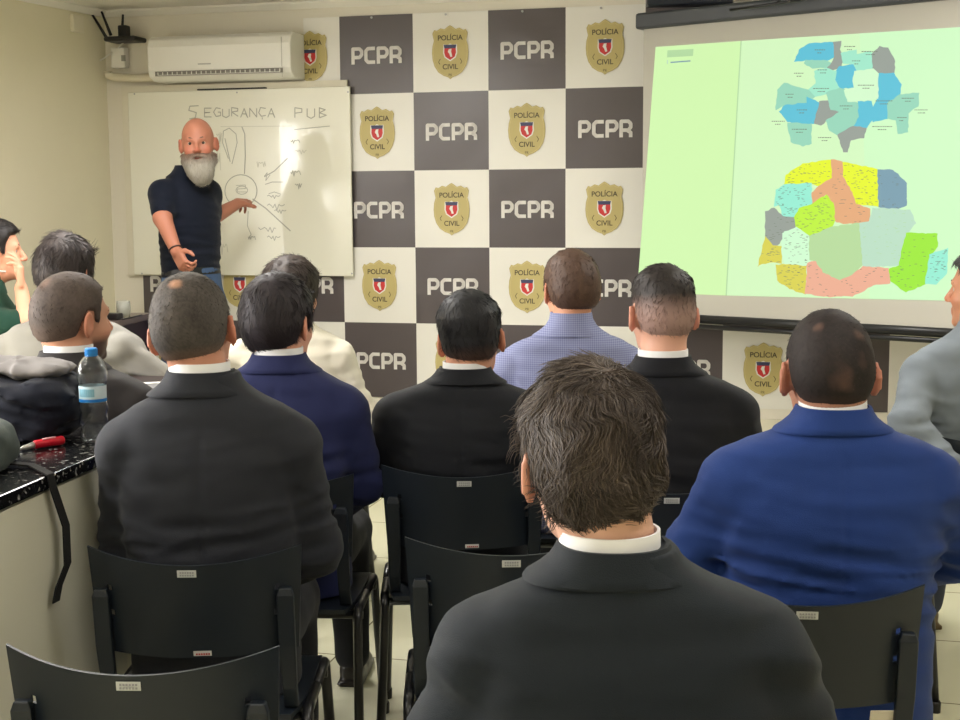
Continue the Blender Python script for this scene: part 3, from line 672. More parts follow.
def hand(s, W, d, n, side, curl=(.35, .4, .3), k=.008, L=1.0, curls=None, thumb=.5):
    """W wrist, d towards fingers, n out of the palm, side = +1/-1 thumb side along cross(d, n)"""
    W, d, n = [np.array(a, float) for a in (W, d, n)]; d /= np.linalg.norm(d); n -= d*(n@d); n /= np.linalg.norm(n); t = np.cross(d, n)*side
    c = W+d*.048*L; Mh = np.eye(4); Mh[:3, 0] = t; Mh[:3, 1] = d; Mh[:3, 2] = n; Mh[:3, 3] = c
    if np.linalg.det(Mh[:3, :3]) < 0: Mh[:3, 2] = -n
    s.box((0, 0, 0), (.040*L, .048*L, .014*L), .013*L, .012, Mh)
    for i, (off, ln) in enumerate(((.030, .072), (.010, .08), (-.010, .074), (-.029, .058))):
        p = W+d*(.088-abs(off)*.15)*L+t*off*L; a = 0; pts = [p]; cc = curls[i] if curls else curl
        for j, fr in enumerate((.45, .3, .25)):
            a += cc[j]; p = p+(d*math.cos(a)+n*math.sin(a)+t*off*1.2*(j == 0))*ln*fr*L; pts.append(p)
        s.chain(pts, [.0088*L, .0082*L, .0075*L, .0065*L], .003)
    p = W+d*.02*L+t*.026*L; pts = [p, p+(d*.55+t*.75+n*.25)*.036*L]; pts.append(pts[-1]+(d*.85+t*thumb+n*.35)*.03*L); pts.append(pts[-1]+(d*.95+t*(thumb-.35)+n*.3)*.024*L)
    s.chain(pts, [.015*L, .011*L, .0095*L, .008*L], .008)
def zmin_hair(y, style):
    if style == 'long': P = [(-.2, -.10), (-.05, -.105), (.0, -.05), (.03, -.03), (.045, .0), (.055, .04), (.09, .055), (.2, .06)]
    elif style == 'full': P = [(-.2, -.078), (-.06, -.085), (-.034, -.07), (-.022, -.018), (-.005, .012), (.018, .008), (.022, -.03), (.038, -.03), (.043, .02), (.06, .05), (.2, .06)]
    else: P = [(-.2, -.066), (-.06, -.074), (-.036, -.06), (-.024, -.02), (-.006, .014), (.018, .012), (.022, -.02), (.036, -.02), (.042, .02), (.06, .055), (.2, .07)]
    P = np.array(P); return np.interp(y, P[:, 0], P[:, 1])
def make_hair(body, Mh, sp, name='hair', h=.0045):
    """sp: style top side col col2 n len wid curl tex fade patches"""
    s = SDF(); head_sdf(s, I4, base=True); tt, ts = sp.get('top', .02), sp.get('side', .01); am = sp.get('tex', .002); fr = sp.get('freq', 90); sd_ = sp.get('seed', 1)
    # scale the supports up a little so that the field reaches the hair surface
    def mod(x, y, z, F):
        zm = zmin_hair(y, sp.get('style', 'short')); a = np.clip((z-zm)/.022, 0, 1); a = a*a*(3-2*a)
        b = np.clip((z-sp.get('split', .02))/.06, 0, 1); t = ts+(tt-ts)*b
        t = t+am*pnoise(x*fr, y*fr, z*fr*.6, sd_)*(.3+.7*b)
        return F-(-.007+(t+.007)*a)
    s.mods.append(mod); V, Q = s.build(h); V = relax(V, Q, 1)
    NN = normals(V, Q); c1 = np.array(lin(sp['col'])); c2 = np.array(lin(sp.get('col2', sp['col']))); sk = np.array(lin(sp.get('scalp', (170, 120, 95))))
    def colour(P, r):
        x, y, z = P.T; m_ = np.clip(.5+.5*pnoise(x*70, y*70, z*40, 3)+.0*r, 0, 1)*.6+r*.4
        C_ = c1*(1-m_[:, None])+c2*m_[:, None]
        if sp.get('fade'):
            z0, z1, mx = sp['fade']; zz = z+.25*np.clip(y, -.1, .05)*sp.get('fslope', 0)
            q = np.clip((z1-zz)/(z1-z0), 0, 1)*mx; C_ = C_*(1-q[:, None])+sk*q[:, None]
        for (px, py, pz, pr, st_) in sp.get('patches', []):
            q = np.clip(1.5-np.sqrt((x-px)**2+(y-py)**2+(z-pz)**2)/pr*1.5+.4*pnoise(x*150, y*150, z*150, 9), 0, 1)*st_; C_ = C_*(1-q[:, None])+sk*q[:, None]
        return C_
    col = colour(V, nr.rand(len(V))); col[:, 3] = 1
    me_parts = [(V, Q, col)]
    n = sp.get('n', 0)
    if n:
        zm = zmin_hair(V[:, 1], sp.get('style', 'short')); ok = np.nonzero((V[:, 2] > zm+sp.get('edge', .004)))[0]
        ix = ok[nr.randint(0, len(ok), n)]; P = V[ix]+nr.normal(size=(n, 3))*.0012; nn = NN[ix]; cr = np.array(sp.get('crown', (.01, -.06, .1)))
        fl = P-cr; fl /= np.linalg.norm(fl, axis=1, keepdims=True)+1e-9
        sw = np.cross(nn, fl); fl = fl+sw*sp.get('swirl', .35)+np.array([0, 0, -1])*sp.get('fall', .5)+nr.normal(size=(n, 3))*sp.get('rand', .2)*.6+sw*(sp.get('flow', .5)*3*pnoise(P[:, 0]*sp.get('ff', 45), P[:, 1]*sp.get('ff', 45), P[:, 2]*sp.get('ff', 45)*.7, 21))[:, None]
        fl -= nn*(fl*nn).sum(1, keepdims=True); fl /= np.linalg.norm(fl, axis=1, keepdims=True)+1e-9; sd2 = np.cross(nn, fl)
        L_ = sp.get('len', .02)*(.6+.8*nr.rand(n)); segs = sp.get('segs', 4); wd = sp.get('wid', .0012); cu = sp.get('curl', .2); ph = nr.rand(n)*1.2+pnoise(P[:, 0]*30, P[:, 1]*30, P[:, 2]*30, 5)*9; lf = sp.get('lift', .14)
        pts = []; cur = P-nn*.002; 
        for j in range(segs+1):
            pts.append(cur); t = j/segs
            dr = fl*1.0+sd2*(cu*np.cos(ph+t*4.5))[:, None]+nn*((lf*(1-1.7*t))+.15*cu*np.sin(ph+t*5))[:, None]
            cur = cur+dr/np.linalg.norm(dr, axis=1, keepdims=True)*(L_/segs)[:, None]
        SV = []; 
        for j, p in enumerate(pts):
            wj = wd*(1-.85*(j/segs)**2)
            for k in range(3):
                a = k*2.0944; SV.append(p+sd2*(wj*math.cos(a))+nn*(wj*.7*math.sin(a)))
        SV = np.stack(SV, 1); m_ = (segs+1)*3; SV = SV.reshape(-1, 3); base = np.arange(n)[:, None]*m_; QQ = []
        for j in range(segs):
            for k in range(3): QQ.append(base+np.array([[j*3+k, j*3+(k+1) % 3, (j+1)*3+(k+1) % 3, (j+1)*3+k]]))
        QQ = np.concatenate(QQ); cs = colour(P, nr.rand(n)); cs = cs*(.75+.5*nr.rand(n))[:, None]; cs[:, 3] = 1
        me_parts.append((SV, QQ, np.repeat(cs, m_, 0)))
    off = 0; VV = []; Q2 = []; CC = []
    for a, b, c in me_parts: VV.append(a); Q2.append(b+off); CC.append(c); off += len(a)
    VV = np.concatenate(VV); VV = VV@Mh[:3, :3].T+Mh[:3, 3]
    M_ = mat('hair_'+('gloss' if sp.get('gloss') else 'matte'), (60, 50, 45), .58 if sp.get('gloss') else .7, attr=True, spec=.45 if sp.get('gloss') else .3)
    return link(name, mesh(name, VV, np.concatenate(Q2), M_, smooth=True, col=np.concatenate(CC)), body)
def skin_cols(V, Mh, c, extra=None):
    Vi = (V-Mh[:3, 3])@Mh[:3, :3]; x, y, z = Vi.T; C_ = np.tile(np.array(lin(c)), (len(V), 1))
    def blend(q, cc): 
        nonlocal C_; q = np.clip(q, 0, 1)[:, None]; C_ = C_*(1-q)+np.array(lin(cc))*q
    red = (min(255, c[0]+12), int(c[1]*.72), int(c[2]*.66))
    ear = (np.abs(x) > .077) & (np.abs(z+.014) < .05) & (np.abs(y) < .04); blend(ear*.3, red)
    blend((1-np.sqrt((x/.02)**2+((z+.036)/.02)**2+((y-.11)/.03)**2))*.6, red)
    blend((1.3-np.sqrt((x/.026)**2+((z+.071)/.014)**2+((y-.09)/.016)**2))*1.2, (int(c[0]*.8), int(c[1]*.58), int(c[2]*.55)))
    blend((1.2-np.sqrt(((np.abs(x)-.045)/.02)**2+((z+.035)/.022)**2+((y-.075)/.04)**2))*.35, red)
    if extra: C_ = extra(x, y, z, C_)
    C_[:, 3] = 1; return C_
def obj_mesh(name, s, h, m_, parent, rel=1, colf=None):
    V, Q = s.build(h); V = relax(V, Q, rel); return link(name, mesh(name, V, Q, m_, smooth=True, col=colf(V) if colf else None), parent)
def fabric(name, c, rough=.8, sheen=.06, bump=.25, sc_=700): return mat('fabric_'+name, c, rough, sheen=sheen, bump=bump, bscale=sc_, var=.06, vscale=9, spec=.25)
def ring_cloth(name, rows, m_, parent, a0, a1, th, n=48, smooth=True, e=2.0):
    """open collar band: rows (z, rx, ry, yc); angle measured from +x, 270 deg = back"""
    mb = MB(); 
    for side in (0, 1):
        for z, rx, ry, yc in rows:
            for k in range(n+1):
                t = math.radians(a0+(a1-a0)*k/n); c_, s_ = math.cos(t), math.sin(t)
                c_ = math.copysign(abs(c_)**(2/e), c_); s_ = math.copysign(abs(s_)**(2/e), s_)
                mb.v.append(((rx-side*th)*c_, yc+(ry-side*th)*s_, z))
    R_ = len(rows); N1 = n+1; f = lambda r, k, s: s*R_*N1+r*N1+k
    for r in range(R_-1):
        for k in range(n): mb.f.append((f(r, k, 0), f(r, k+1, 0), f(r+1, k+1, 0), f(r+1, k, 0))); mb.f.append((f(r, k, 1), f(r+1, k, 1), f(r+1, k+1, 1), f(r, k+1, 1)))
    for k in range(n): mb.f.append((f(0, k+1, 0), f(0, k, 0), f(0, k, 1), f(0, k+1, 1))); mb.f.append((f(R_-1, k, 0), f(R_-1, k+1, 0), f(R_-1, k+1, 1), f(R_-1, k, 1)))
    for k in (0, n):
        for r in range(R_-1): mb.f.append((f(r, k, 0), f(r+1, k, 0), f(r+1, k, 1), f(r, k, 1)) if k == 0 else (f(r, k, 0), f(r, k, 1), f(r+1, k, 1), f(r+1, k, 0)))
    mb.m = [0]*len(mb.f); return link(name, smooth_angle(mb.mesh(name, [m_]), 50), parent)
def shoe(parent, A_, d, m_, k=1):
    """A_ ankle ground point (heel centre), d heading"""
    a = math.atan2(-d[0], d[1]); M = T4(*A_)@R4(0, 0, a); s = SDF()
    s.box((0, .0, .03), (.034, .04, .03), .02, .02, M); s.ell((0, .08, .03), (.042, .08, .03), .03, M); s.ell((0, .15, .026), (.038, .05, .024), .03, M); s.cap((0, -.005, .05), (0, .0, .09), .036, .034, .02, M)
    s.box((0, .07, .007), (.042, .125, .008), .006, .004, M)
    return obj_mesh('shoe', s, .007, m_, parent)
def eyes(body, Mh, iris=(60, 40, 25)):
    for q in (-1, 1):
        mb = MB(); P = [(0, .0)]; v = []; f = []; n = 14
        for j in range(1, 9):
            th = j/9*math.pi
            for k in range(n): v.append((math.sin(th)*math.cos(k/n*6.2832)*.011, math.cos(th)*.011, math.sin(th)*math.sin(k/n*6.2832)*.011))
        v = [(0, .011, 0)]+v+[(0, -.011, 0)]
        for k in range(n): f.append((0, 1+k, 1+(k+1) % n))
        for j in range(7):
            for k in range(n): f.append((1+j*n+k, 1+(j+1)*n+k, 1+(j+1)*n+(k+1) % n, 1+j*n+(k+1) % n))
        for k in range(n): f.append((1+7*n+k, len(v)-1, 1+7*n+(k+1) % n))
        mi = [1]*n+[1 if j < 0 else (2 if j < 1 else 0) for j in range(7) for k in range(n)]+[0]*n
        v = np.array(v)+(q*.031, .0735, -.003); v = v@Mh[:3, :3].T+Mh[:3, 3]
        link('eye', mesh('eye', v, f, [mat('eye_white', (188, 172, 160), .3), mat('eye_pupil', (12, 10, 10), .15), mat('eye_iris', iris, .2)], mi, True), body)
def brows(body, Mh, c):
    mb = MB()
    for q in (-1, 1): mb.tube([Mh[:3, :3]@np.array(p)+Mh[:3, 3] for p in ((q*.014, .091, .0185), (q*.03, .0895, .024), (q*.047, .078, .017))], [.003, .0035, .002], 6)
    mb.build('eyebrow', mat('brow_%d' % c[0], c, .7), body, True)
def wrinkles(seed, amp, zc=.76, zs=.10, seam=False):
    def mod(x, y, z, F):
        w_ = .18+np.exp(-((z-zc)/zs)**2)
        n1 = pnoise(x*12, y*16, z*75+x*(9 if seed % 2 else -9), seed); fo = 1-2.4*np.abs(n1)
        n2 = pnoise(x*22+z*30, y*22, z*26-x*10, seed+3); sdw = np.clip(np.abs(x)/.2, 0, 1)**2*np.exp(-((z-zc-.12)/.13)**2)
        F = F-amp*(fo*w_*.75+.55*(1-2.4*np.abs(n2))*sdw+.22*pnoise(x*16, y*16, z*16, seed+5)+.10*pnoise(x*50, y*50, z*50, seed+6))
        if seam: F = F+.0035*np.exp(-(x/.005)**2)*(y < 0)*(z < zc+.26)
        return F
    return mod
def seated(label, hx, hy, zc, yaw, jac, skin=(205, 150, 120), hairsp=None, hy_=0, hp=0, hr=0, sw=1., girth=1., tz=0, kind='suit', shirtc=(236, 236, 238), trous=(26, 27, 32), shoec=(30, 26, 24), rarm=None, larm=None, T_off=0, h=.008, faceful=False, beard=None,
           legs=((.10, .46, .10, .50), (.10, .46, .10, .50)), handh=None, lean=0, longsl=True, dx=0, hs=1.0, jrough=.75, dy=0):
    top = at(hx, hy, zc); T = float(top[2])-(hairsp or {}).get('top', 0)*.8; yw = YAW+yaw; fw = np.array([-math.sin(yw), math.cos(yw)]); rt = np.array([math.cos(yw), math.sin(yw)])
    org = top[:2]-fw*(.0+dy)-rt*dx; LI = np.linalg.inv(T4(org[0], org[1], 0)@R4(0, 0, yw))
    Z = lambda z: z if z < .5 else .5+(z-.5)*(T+tz-.5)/.8
    fwd = lambda z: lean*max(0, z-.5)
    Mh = T4(dx, .012+fwd(1.15)+.0, T-.115*hs)@R4(hp, hr, hy_)@np.diag([hs, hs, hs, 1])
    nb = np.array([0, -.03+fwd(1.03), Z(1.03)])
    s = SDF()
    s.ell((0, 0, .53), (.15*girth, .11, .09), .04); s.ell((0, .0+fwd(.72), Z(.72)), (.13*girth, .085, .18), .05); s.ell((0, -.02+fwd(.9), Z(.90)), (.15*girth, .095, .14), .05)
    s.cap((-.14*sw, -.02+fwd(.98), Z(.955)), (.14*sw, -.02+fwd(.98), Z(.955)), .04, .04, .04)
    hb = (Mh@np.array([0, -.025, -.055, 1]))[:3]; s.cap(nb+[dx*.45, 0, .0], hb, .055, .054*hs, .02)
    s.cap(nb+[0, 0, -.06], nb+[dx*.45, .010, .085], .05, .055, .02)
    head_sdf(s, Mh, jaw=(hairsp or {}).get('jaw', 1.))
    sh = [np.array((q*.195*sw, -.015+fwd(.95), Z(.950))) for q in (-1, 1)]
    arms = []
    for i, (q, cu) in enumerate(((-1, larm), (1, rarm))):
        if cu is None: cu = dict(e=(q*.255*sw, .0, Z(.73)), w=(q*.12, .24, .615))
        e_, w_ = [(LI@np.append(at(*cu[k_+'p']), 1))[:3] if k_+'p' in cu else np.array(cu[k_], float) for k_ in 'ew']; arms.append((q, sh[i], e_, w_, cu))
        s.cap(sh[i], e_, .042, .036, .03); s.cap(e_, w_, .036, .025, .02)
        d = cu.get('d'); d = w_-e_ if d is None else np.array(d, float); hand(s, w_, d, cu.get('n', (0, 0, -1)), cu.get('side', q), L=.95, curls=cu.get('curls'), k=.006)
    kn = []; 
    for i, q in enumerate((-1, 1)):
        kx, ky, ax_, ay = legs[i]; K = np.array((q*kx, ky, .50)); An = np.array((q*ax_, ay, .09)); kn.append((q, K, An))
        s.cap((q*.085, 0, .52), K, .075, .05, .03); s.cap(K, An, .048, .032, .02)
    me_h = handh or (.0055 if faceful else .007)
    V, Q = s.build(me_h); V = relax(V, Q, 1, .4)
    def ex(x, y, z, C_):
        if beard:
            q = np.clip((-.045-z+.3*np.clip(y-.05, -1, 0)*0)/.02, 0, 1)*np.clip((y-.01)/.01, 0, 1)*(z > -.15)*np.clip((np.sqrt((x/.025)**2+((z+.07)/.012)**2)-1)*3, 0, 1)*.85; C_ = C_*(1-q[:, None])+np.array(lin(beard))*q[:, None]
        return C_
    me = mesh('person', V, Q, skin_mat('tone', skin), smooth=True, col=skin_cols(V, Mh, skin, ex))
    body = link('person', me); body.location = (org[0], org[1], 0); body.rotation_euler = (0, 0, yw); tag(body, label, 'person', None)
    if hairsp: make_hair(body, Mh, hairsp)
    if faceful: eyes(body, Mh); brows(body, Mh, tuple(int(v*.8) for v in (hairsp or {'col': (80, 70, 60)})['col']))
    # ---- garment on the torso
    g = girth
    prof = [(.45, .19*g, .145), (.60, .185*g, .145), (.74, .182*g, .130), (.86, .20*g, .130), (.93, .212*(g+sw)/2, .122), (.965, .214*sw, .112), (.995, .206*sw, .100), (1.016, .192*sw, .092), (1.034, .164*sw, .082), (1.052, .118, .074), (1.070, .09, .069), (1.085, .074, .066), (1.1, .068, .064)]
    if kind != 'suit': prof = [(z_, a_*(.93 if z_ < 1.05 else .97), b_*.95) for z_, a_, b_ in prof]
    rows = [(Z(a) if a > .5 else a, b, c, (-.015 if a > .7 else -.005)+fwd(a)-(.012*min(1, max(0, (a-.99)/.05)))) for a, b, c in prof]; RW = np.array(rows)
    def hug(z, o_): return (z, float(np.interp(z, RW[:, 0], RW[:, 1]))+o_, float(np.interp(z, RW[:, 0], RW[:, 2]))+o_, float(np.interp(z, RW[:, 0], RW[:, 3])))
    J = SDF(); J.loft(rows, .0, 2.35)
    gm = fabric('%d_%d_%d' % tuple(jac), jac, jrough) if not isinstance(jac, bpy.types.Material) else jac
    sd = int(hx) % 50
    r0 = .064*(.9+.1*g) if kind == 'suit' else .056
    for q, S_, e_, w_, cu in arms:
        sp_ = S_+np.array([-q*.012, 0, -.004])
        J.ell(sp_, (r0*.95, r0*1.05, r0*.98), .025)
        if longsl: J.cap(sp_+[0, 0, -.01], e_, r0, r0*.86, .022); J.cap(e_, w_+(e_-w_)*.1, r0*.86, r0*.62, .02)
        else: J.cap(sp_, S_+(e_-S_)*.62, r0, r0*1.0, .025)
    J.mods.append(wrinkles(sd, .0075 if kind == 'suit' else .010, seam=(kind == 'suit')))
    for q, S_, e_, w_, cu in arms:
        J.mods.append(lambda x, y, z, F, e0=e_: F-.008*pnoise(x*30, y*30, z*80, sd+9)*np.exp(-((x-e0[0])**2+(y-e0[1])**2+(z-e0[2])**2)/.01))
    gname = 'jacket' if kind == 'suit' else 'shirt'
    jk = obj_mesh(gname, J, h, gm, body, 1)
    yc = -.027+fwd(1.05)
    if kind == 'suit':
        ring_cloth('collar', [hug(Z(z_), o_) for z_, o_ in ((1.056, .004), (1.060, .0075), (1.070, .0075), (1.082, .006), (1.094, .005), (1.104, .003))], gm, jk, 180-20, 380, .005, e=2.3).location.x = dx*.35
        sm = mat('shirt_white_%d_%d' % (shirtc[0], shirtc[2]), shirtc, .75, sheen=.1)
        st_ = SDF(); st_.loft([(.5, .12*g, .09, .03), (Z(.9), .13*g, .10, .0+fwd(.9)), (Z(1.0), .12, .075, -.01+fwd(1)), (Z(1.06), .058, .054, yc+.004)], 0, 2.2)
        so = obj_mesh('shirt', st_, .01, sm, body)
        ring_cloth('collar', [(Z(1.06), .0655, .063, yc+.002), (Z(1.09), .065, .0635, yc+.003), (Z(1.12), .0645, .063, yc+.006)], sm, so, 105, 435, .004).location.x = dx*.45
    else:
        ring_cloth('collar', [hug(Z(1.05), .005), hug(Z(1.065), .006), hug(Z(1.08), .005), hug(Z(1.1), .004), (Z(1.12), .066, .065, yc+.006)], gm, jk, 102, 438, .004)
    tr = SDF(); tr.ell((0, 0, .53), (.165*g, .13, .085), .04)
    for q, K, An in kn: tr.cap((q*.085, 0, .525), K, .088*g, .068, .03); tr.cap(K, An+[0, 0, .0], .066, .055, .03)
    tr.mods.append(lambda x, y, z, F: F-.004*pnoise(x*14, y*26, z*26, sd+5))
    obj_mesh('trousers', tr, .0095, fabric('trousers_%d_%d_%d' % tuple(trous), trous), body, 1)
    for q, K, An in kn: shoe(body, (An[0], An[1], 0), (An[0]*.25, 1), mat('shoe_leather_%d' % shoec[0], shoec, .35), 1)
    return body, (org[0], org[1], yw), Mh
SUITBLK = (27, 28, 33)
HB = dict(top=.022, side=.013, col=(30, 26, 26), col2=(46, 38, 34), n=2600, len=.022, wid=.0011, fall=.5, rand=.3, curl=.3, gloss=1, lift=.13)
def H(**k): d = dict(HB); d.update(k); return d
# row nearest the camera
b1, t1, _ = seated('person with wavy brown hair in a charcoal suit, seated nearest the camera', 591, 362, 1.72, -.03, (27, 33, 40), (206, 160, 138), H(top=.017, side=.008, style='full', col=(34, 28, 27), col2=(106, 93, 84), n=9000, len=.034, wid=.0011, curl=.9, rand=.22, flow=.9, lift=.24, tex=.005, freq=80, swirl=.7, segs=5, crown=(.01, -.045, .115), fade=(-.09, -.07, .15)), hy_=.22, sw=.98, girth=1.03, h=.0065, dx=-.042, tz=-.028, hr=-.05)
place_chair(t1[0]-.0, t1[1], t1[2], 'black plastic chair under the wavy-haired person nearest the camera')
b2, t2, _ = seated('person in a dark grey suit with cropped greying hair, seated beside the granite counter', 190, 272, 2.88, .0, (36, 38, 45), (190, 134, 110), H(top=.009, side=.007, col=(46, 42, 40), col2=(92, 85, 80), scalp=(186, 140, 112), n=3000, len=.008, wid=.0007, fall=.3, rand=.5, lift=.6, gloss=0, fade=(-.085, -.03, .5), patches=[(-.004, -.065, .092, .02, 1.)], swirl=.2), hr=-.13, hy_=-.03, sw=.95, girth=.97, h=.0065, tz=.01, dx=-.034,
   larm=dict(e=(-.205, .04, .73), w=(-.12, .25, .62)), rarm=dict(e=(.215, .04, .73), w=(.12, .25, .62)))
b3, t3, _ = seated('person in a bright royal blue suit with a shaved dark head', 831, 309, 2.62, -.02, (26, 52, 112), (176, 126, 104), H(top=.006, side=.004, col=(24, 20, 21), col2=(48, 40, 38), scalp=(140, 104, 88), n=2500, len=.005, wid=.0006, lift=.7, gloss=0, fade=(-.085, -.03, .35), patches=[(-.03, -.06, .085, .016, .5), (.03, -.075, .07, .018, .35), (-.0, -.1, .0, .03, .25), (.03, -.09, .03, .02, .25)]), sw=1.05, girth=1.10, dx=-.004, trous=(24, 48, 108), h=.007, hs=1.03, tz=.015,
   larm=dict(e=(-.262, .03, .79), w=(-.16, .27, .65)), rarm=dict(e=(.295, .04, .80), w=(.17, .28, .66)))
b4, t4, _ = seated('person with thick black hair in a navy blue suit', 277, 273, 3.60, -.05, (36, 42, 84), (214, 158, 132), H(top=.022, side=.014, style='full', n=3000, len=.025, col=(26, 22, 26), col2=(50, 42, 48)), hy_=-.35, sw=.91, girth=.94, dx=-.008, larm=dict(e=(-.21, .04, .73), w=(-.12, .25, .62)), rarm=dict(e=(.205, .04, .73), w=(.12, .25, .62)))
b5, t5, _ = seated('person in a black suit with short black hair, seated left of the striped shirt', 471, 290, 3.72, .03, (25, 27, 33), (206, 150, 124), H(top=.022, side=.007, split=.01, col=(18, 18, 22), col2=(34, 34, 40), n=2600, len=.02, fade=(-.085, -.01, .55), scalp=(150, 110, 92)), hy_=-.12, hr=-.1, sw=.98, dx=.028, tz=-.015, larm=dict(e=(-.225, .02, .73), w=(-.12, .25, .62)), rarm=dict(e=(.225, .02, .73), w=(.12, .25, .62)))
b7, t7, _ = seated('person in a black suit with a high skin-fade haircut', 663, 264, 3.50, -.04, (22, 23, 29), (214, 162, 140), H(top=.016, side=.003, split=.03, col=(26, 21, 21), col2=(46, 38, 35), n=2600, len=.012, lift=.35, fade=(-.01, .05, .85), scalp=(172, 140, 130), fslope=.4), hy_=.2, sw=1.0, girth=1.03, tz=-.028)
PL = mat('striped_shirt', (142, 148, 186), .8)
N = PL.node_tree.nodes; L = PL.node_tree.links; tc = N.new('ShaderNodeTexCoord'); sx = N.new('ShaderNodeSeparateXYZ'); L.new(tc.outputs['Object'], sx.inputs[0])
def stripe_math(sock, freq, thr):
    a = N.new('ShaderNodeMath'); a.operation = 'MULTIPLY'; a.inputs[1].default_value = freq; L.new(sock, a.inputs[0]); b_ = N.new('ShaderNodeMath'); b_.operation = 'FRACT'; L.new(a.outputs[0], b_.inputs[0])
    c = N.new('ShaderNodeMath'); c.operation = 'GREATER_THAN'; c.inputs[1].default_value = thr; L.new(b_.outputs[0], c.inputs[0]); return c.outputs[0]
mz = stripe_math(sx.outputs['Z'], 150, .5); mxx = stripe_math(sx.outputs['X'], 150, .6); ad = N.new('ShaderNodeMath'); ad.operation = 'ADD'; L.new(mz, ad.inputs[0]); L.new(mxx, ad.inputs[1]); hf = N.new('ShaderNodeMath'); hf.operation = 'MULTIPLY'; hf.inputs[1].default_value = .5; L.new(ad.outputs[0], hf.inputs[0])
mx = N.new('ShaderNodeMix'); mx.data_type = 'RGBA'; L.new(hf.outputs[0], mx.inputs['Factor']); mx.inputs['A'].default_value = lin((140, 144, 176)); mx.inputs['B'].default_value = lin((98, 106, 146)); L.new(mx.outputs['Result'], PL.node_tree.nodes['Principled BSDF'].inputs['Base Color'])
b6, t6, _ = seated('person in a blue and white finely striped shirt with brown hair', 571, 249, 4.30, -.05, PL, (208, 150, 122), H(top=.016, side=.012, col=(64, 46, 38), col2=(92, 68, 54), n=2400, len=.014, fade=(-.085, -.05, .3)), hy_=.3, kind='shirt', sw=1.06, girth=1.08)
b13, t13, _ = seated('person in a white top with dark hair, half hidden behind the navy suit', 290, 256, 4.90, -.15, (228, 222, 206), (206, 152, 126), H(top=.03, side=.02, style='long', col=(36, 28, 26), col2=(58, 46, 40), n=2600, len=.03, tex=.004, lift=.04), hy_=-.3, kind='shirt', sw=1.0, girth=1.05, larm=dict(e=(-.27, .02, .74), w=(-.2, .26, .62)))
# right edge
b8, t8, _ = seated('person in a grey long-sleeved shirt at the right edge, head turned to the left', 988, 246, 4.10, .12, (122, 130, 138), (196, 136, 104), H(top=.02, side=.01, col=(40, 38, 40), col2=(90, 88, 88), n=2400, len=.02), hy_=.75, kind='shirt', sw=1.02, girth=1.1, faceful=True, legs=((.24, .50, .29, 1.0), (.12, .46, .10, .50)), shoec=(104, 88, 62), trous=(60, 66, 84), dx=.02,
   larm=dict(ep=(908, 424, 4.0), wp=(955, 470, 3.9)))
# left group
b10, t10, _ = seated('person in a black suit with a short beard, seated behind the pile of coats', 69, 272, 3.60, -.15, (46, 43, 44), (190, 138, 112), H(top=.012, side=.008, col=(58, 50, 46), col2=(92, 80, 74), scalp=(150, 120, 104), n=2600, len=.009, gloss=0, fade=(-.085, .0, .35), patches=[(0., -.07, .085, .03, .35)]), hy_=-.55, beard=(44, 34, 30), faceful=True)
b11, t11, _ = seated('person in a light grey shirt with long dark tousled hair, arm stretched along the desk', 63, 233, 4.60, .05, (136, 133, 126), (200, 150, 124), H(top=.026, side=.018, style='long', col=(32, 26, 26), col2=(70, 60, 58), n=4200, len=.04, wid=.0014, curl=.4, tex=.006, freq=50, rand=.2, flow=.9, lift=.05, jaw=.9), hy_=-.35, hs=.96, kind='shirt', sw=1.12, girth=1.2, rarm=dict(ep=(122, 350, 4.60), wp=(168, 378, 4.62), n=(0, 0, -1)), lean=.03)
b12, t12, M12 = seated('person in a dark green polo resting a hand on the mouth, at the left edge', -9, 218, 5.5, -1.12, (22, 58, 46), (226, 160, 132), H(top=.022, side=.01, col=(22, 19, 20), col2=(40, 34, 34), n=2600, len=.02), hy_=-.15, kind='shirt', faceful=True, handh=.0048, longsl=False, trous=(40, 44, 60),
   rarm=dict(ep=(27, 322, 5.36), wp=(21, 288, 5.38), d=(.0, .0, .1), n=(-.2, -1, .1), side=-1, curls=[(.25, .3, .2), (.35, .4, .3), (.5, .5, .4), (.7, .7, .5)]), larm=dict(e=(-.2, .2, 1.0), w=(.03, .33, .99)), sw=.98)
MB().tube([(-.055, .05, 1.222), (-.07, .0, 1.23), (-.03, -.085, 1.235), (.03, -.088, 1.235), (.07, -.03, 1.23), (.066, .04, 1.222)], .004, 6).build('collar_trim', mat('trim_white', (220, 224, 218), .7), b12, True)
# ---------------------------------------------------------------- standing presenter
top = at(196, 118, 6.45); Hh = float(top[2]); dirn = math.cos(.85)*np.array([.245, -.97])+math.sin(.85)*np.array([.97, .245]); top[:2] -= dirn*.075; yw = math.atan2(-dirn[0], dirn[1])
ROOT = T4(top[0], top[1], 0)@R4(0, 0, yw); RI = np.linalg.inv(ROOT)
def loc(px, py, zc): return (RI@np.append(at(px, py, zc), 1))[:3]
Mh = T4(0, .085, Hh-.115)@R4(-.05, .06, -.74)
s = SDF(); head_sdf(s, Mh)
WZ = 1.20
nb = np.array([.0, .0, 1.61]); s.cap(nb+[0, 0, -.03], (Mh@np.array([0, -.025, -.06, 1]))[:3], .06, .056, .03)
s.loft([(1.0, .15, .10, 0), (1.08, .15, .10, 0), (1.2, .13, .09, .01), (1.35, .14, .095, .0), (1.48, .14, .095, 0), (1.55, .13, .075, -.0), (1.6, .08, .055, -.0), (1.64, .05, .05, .0)], .03, 2.2)
RS, RE, RW = np.array([.155, -.005, 1.54]), loc(162.5, 218, 6.36), loc(176.5, 252, 6.28)
LS, LE = np.array([-.115, -.0, 1.535]), loc(210, 219, 6.68)
LWp = loc(237, 204, 6.86)
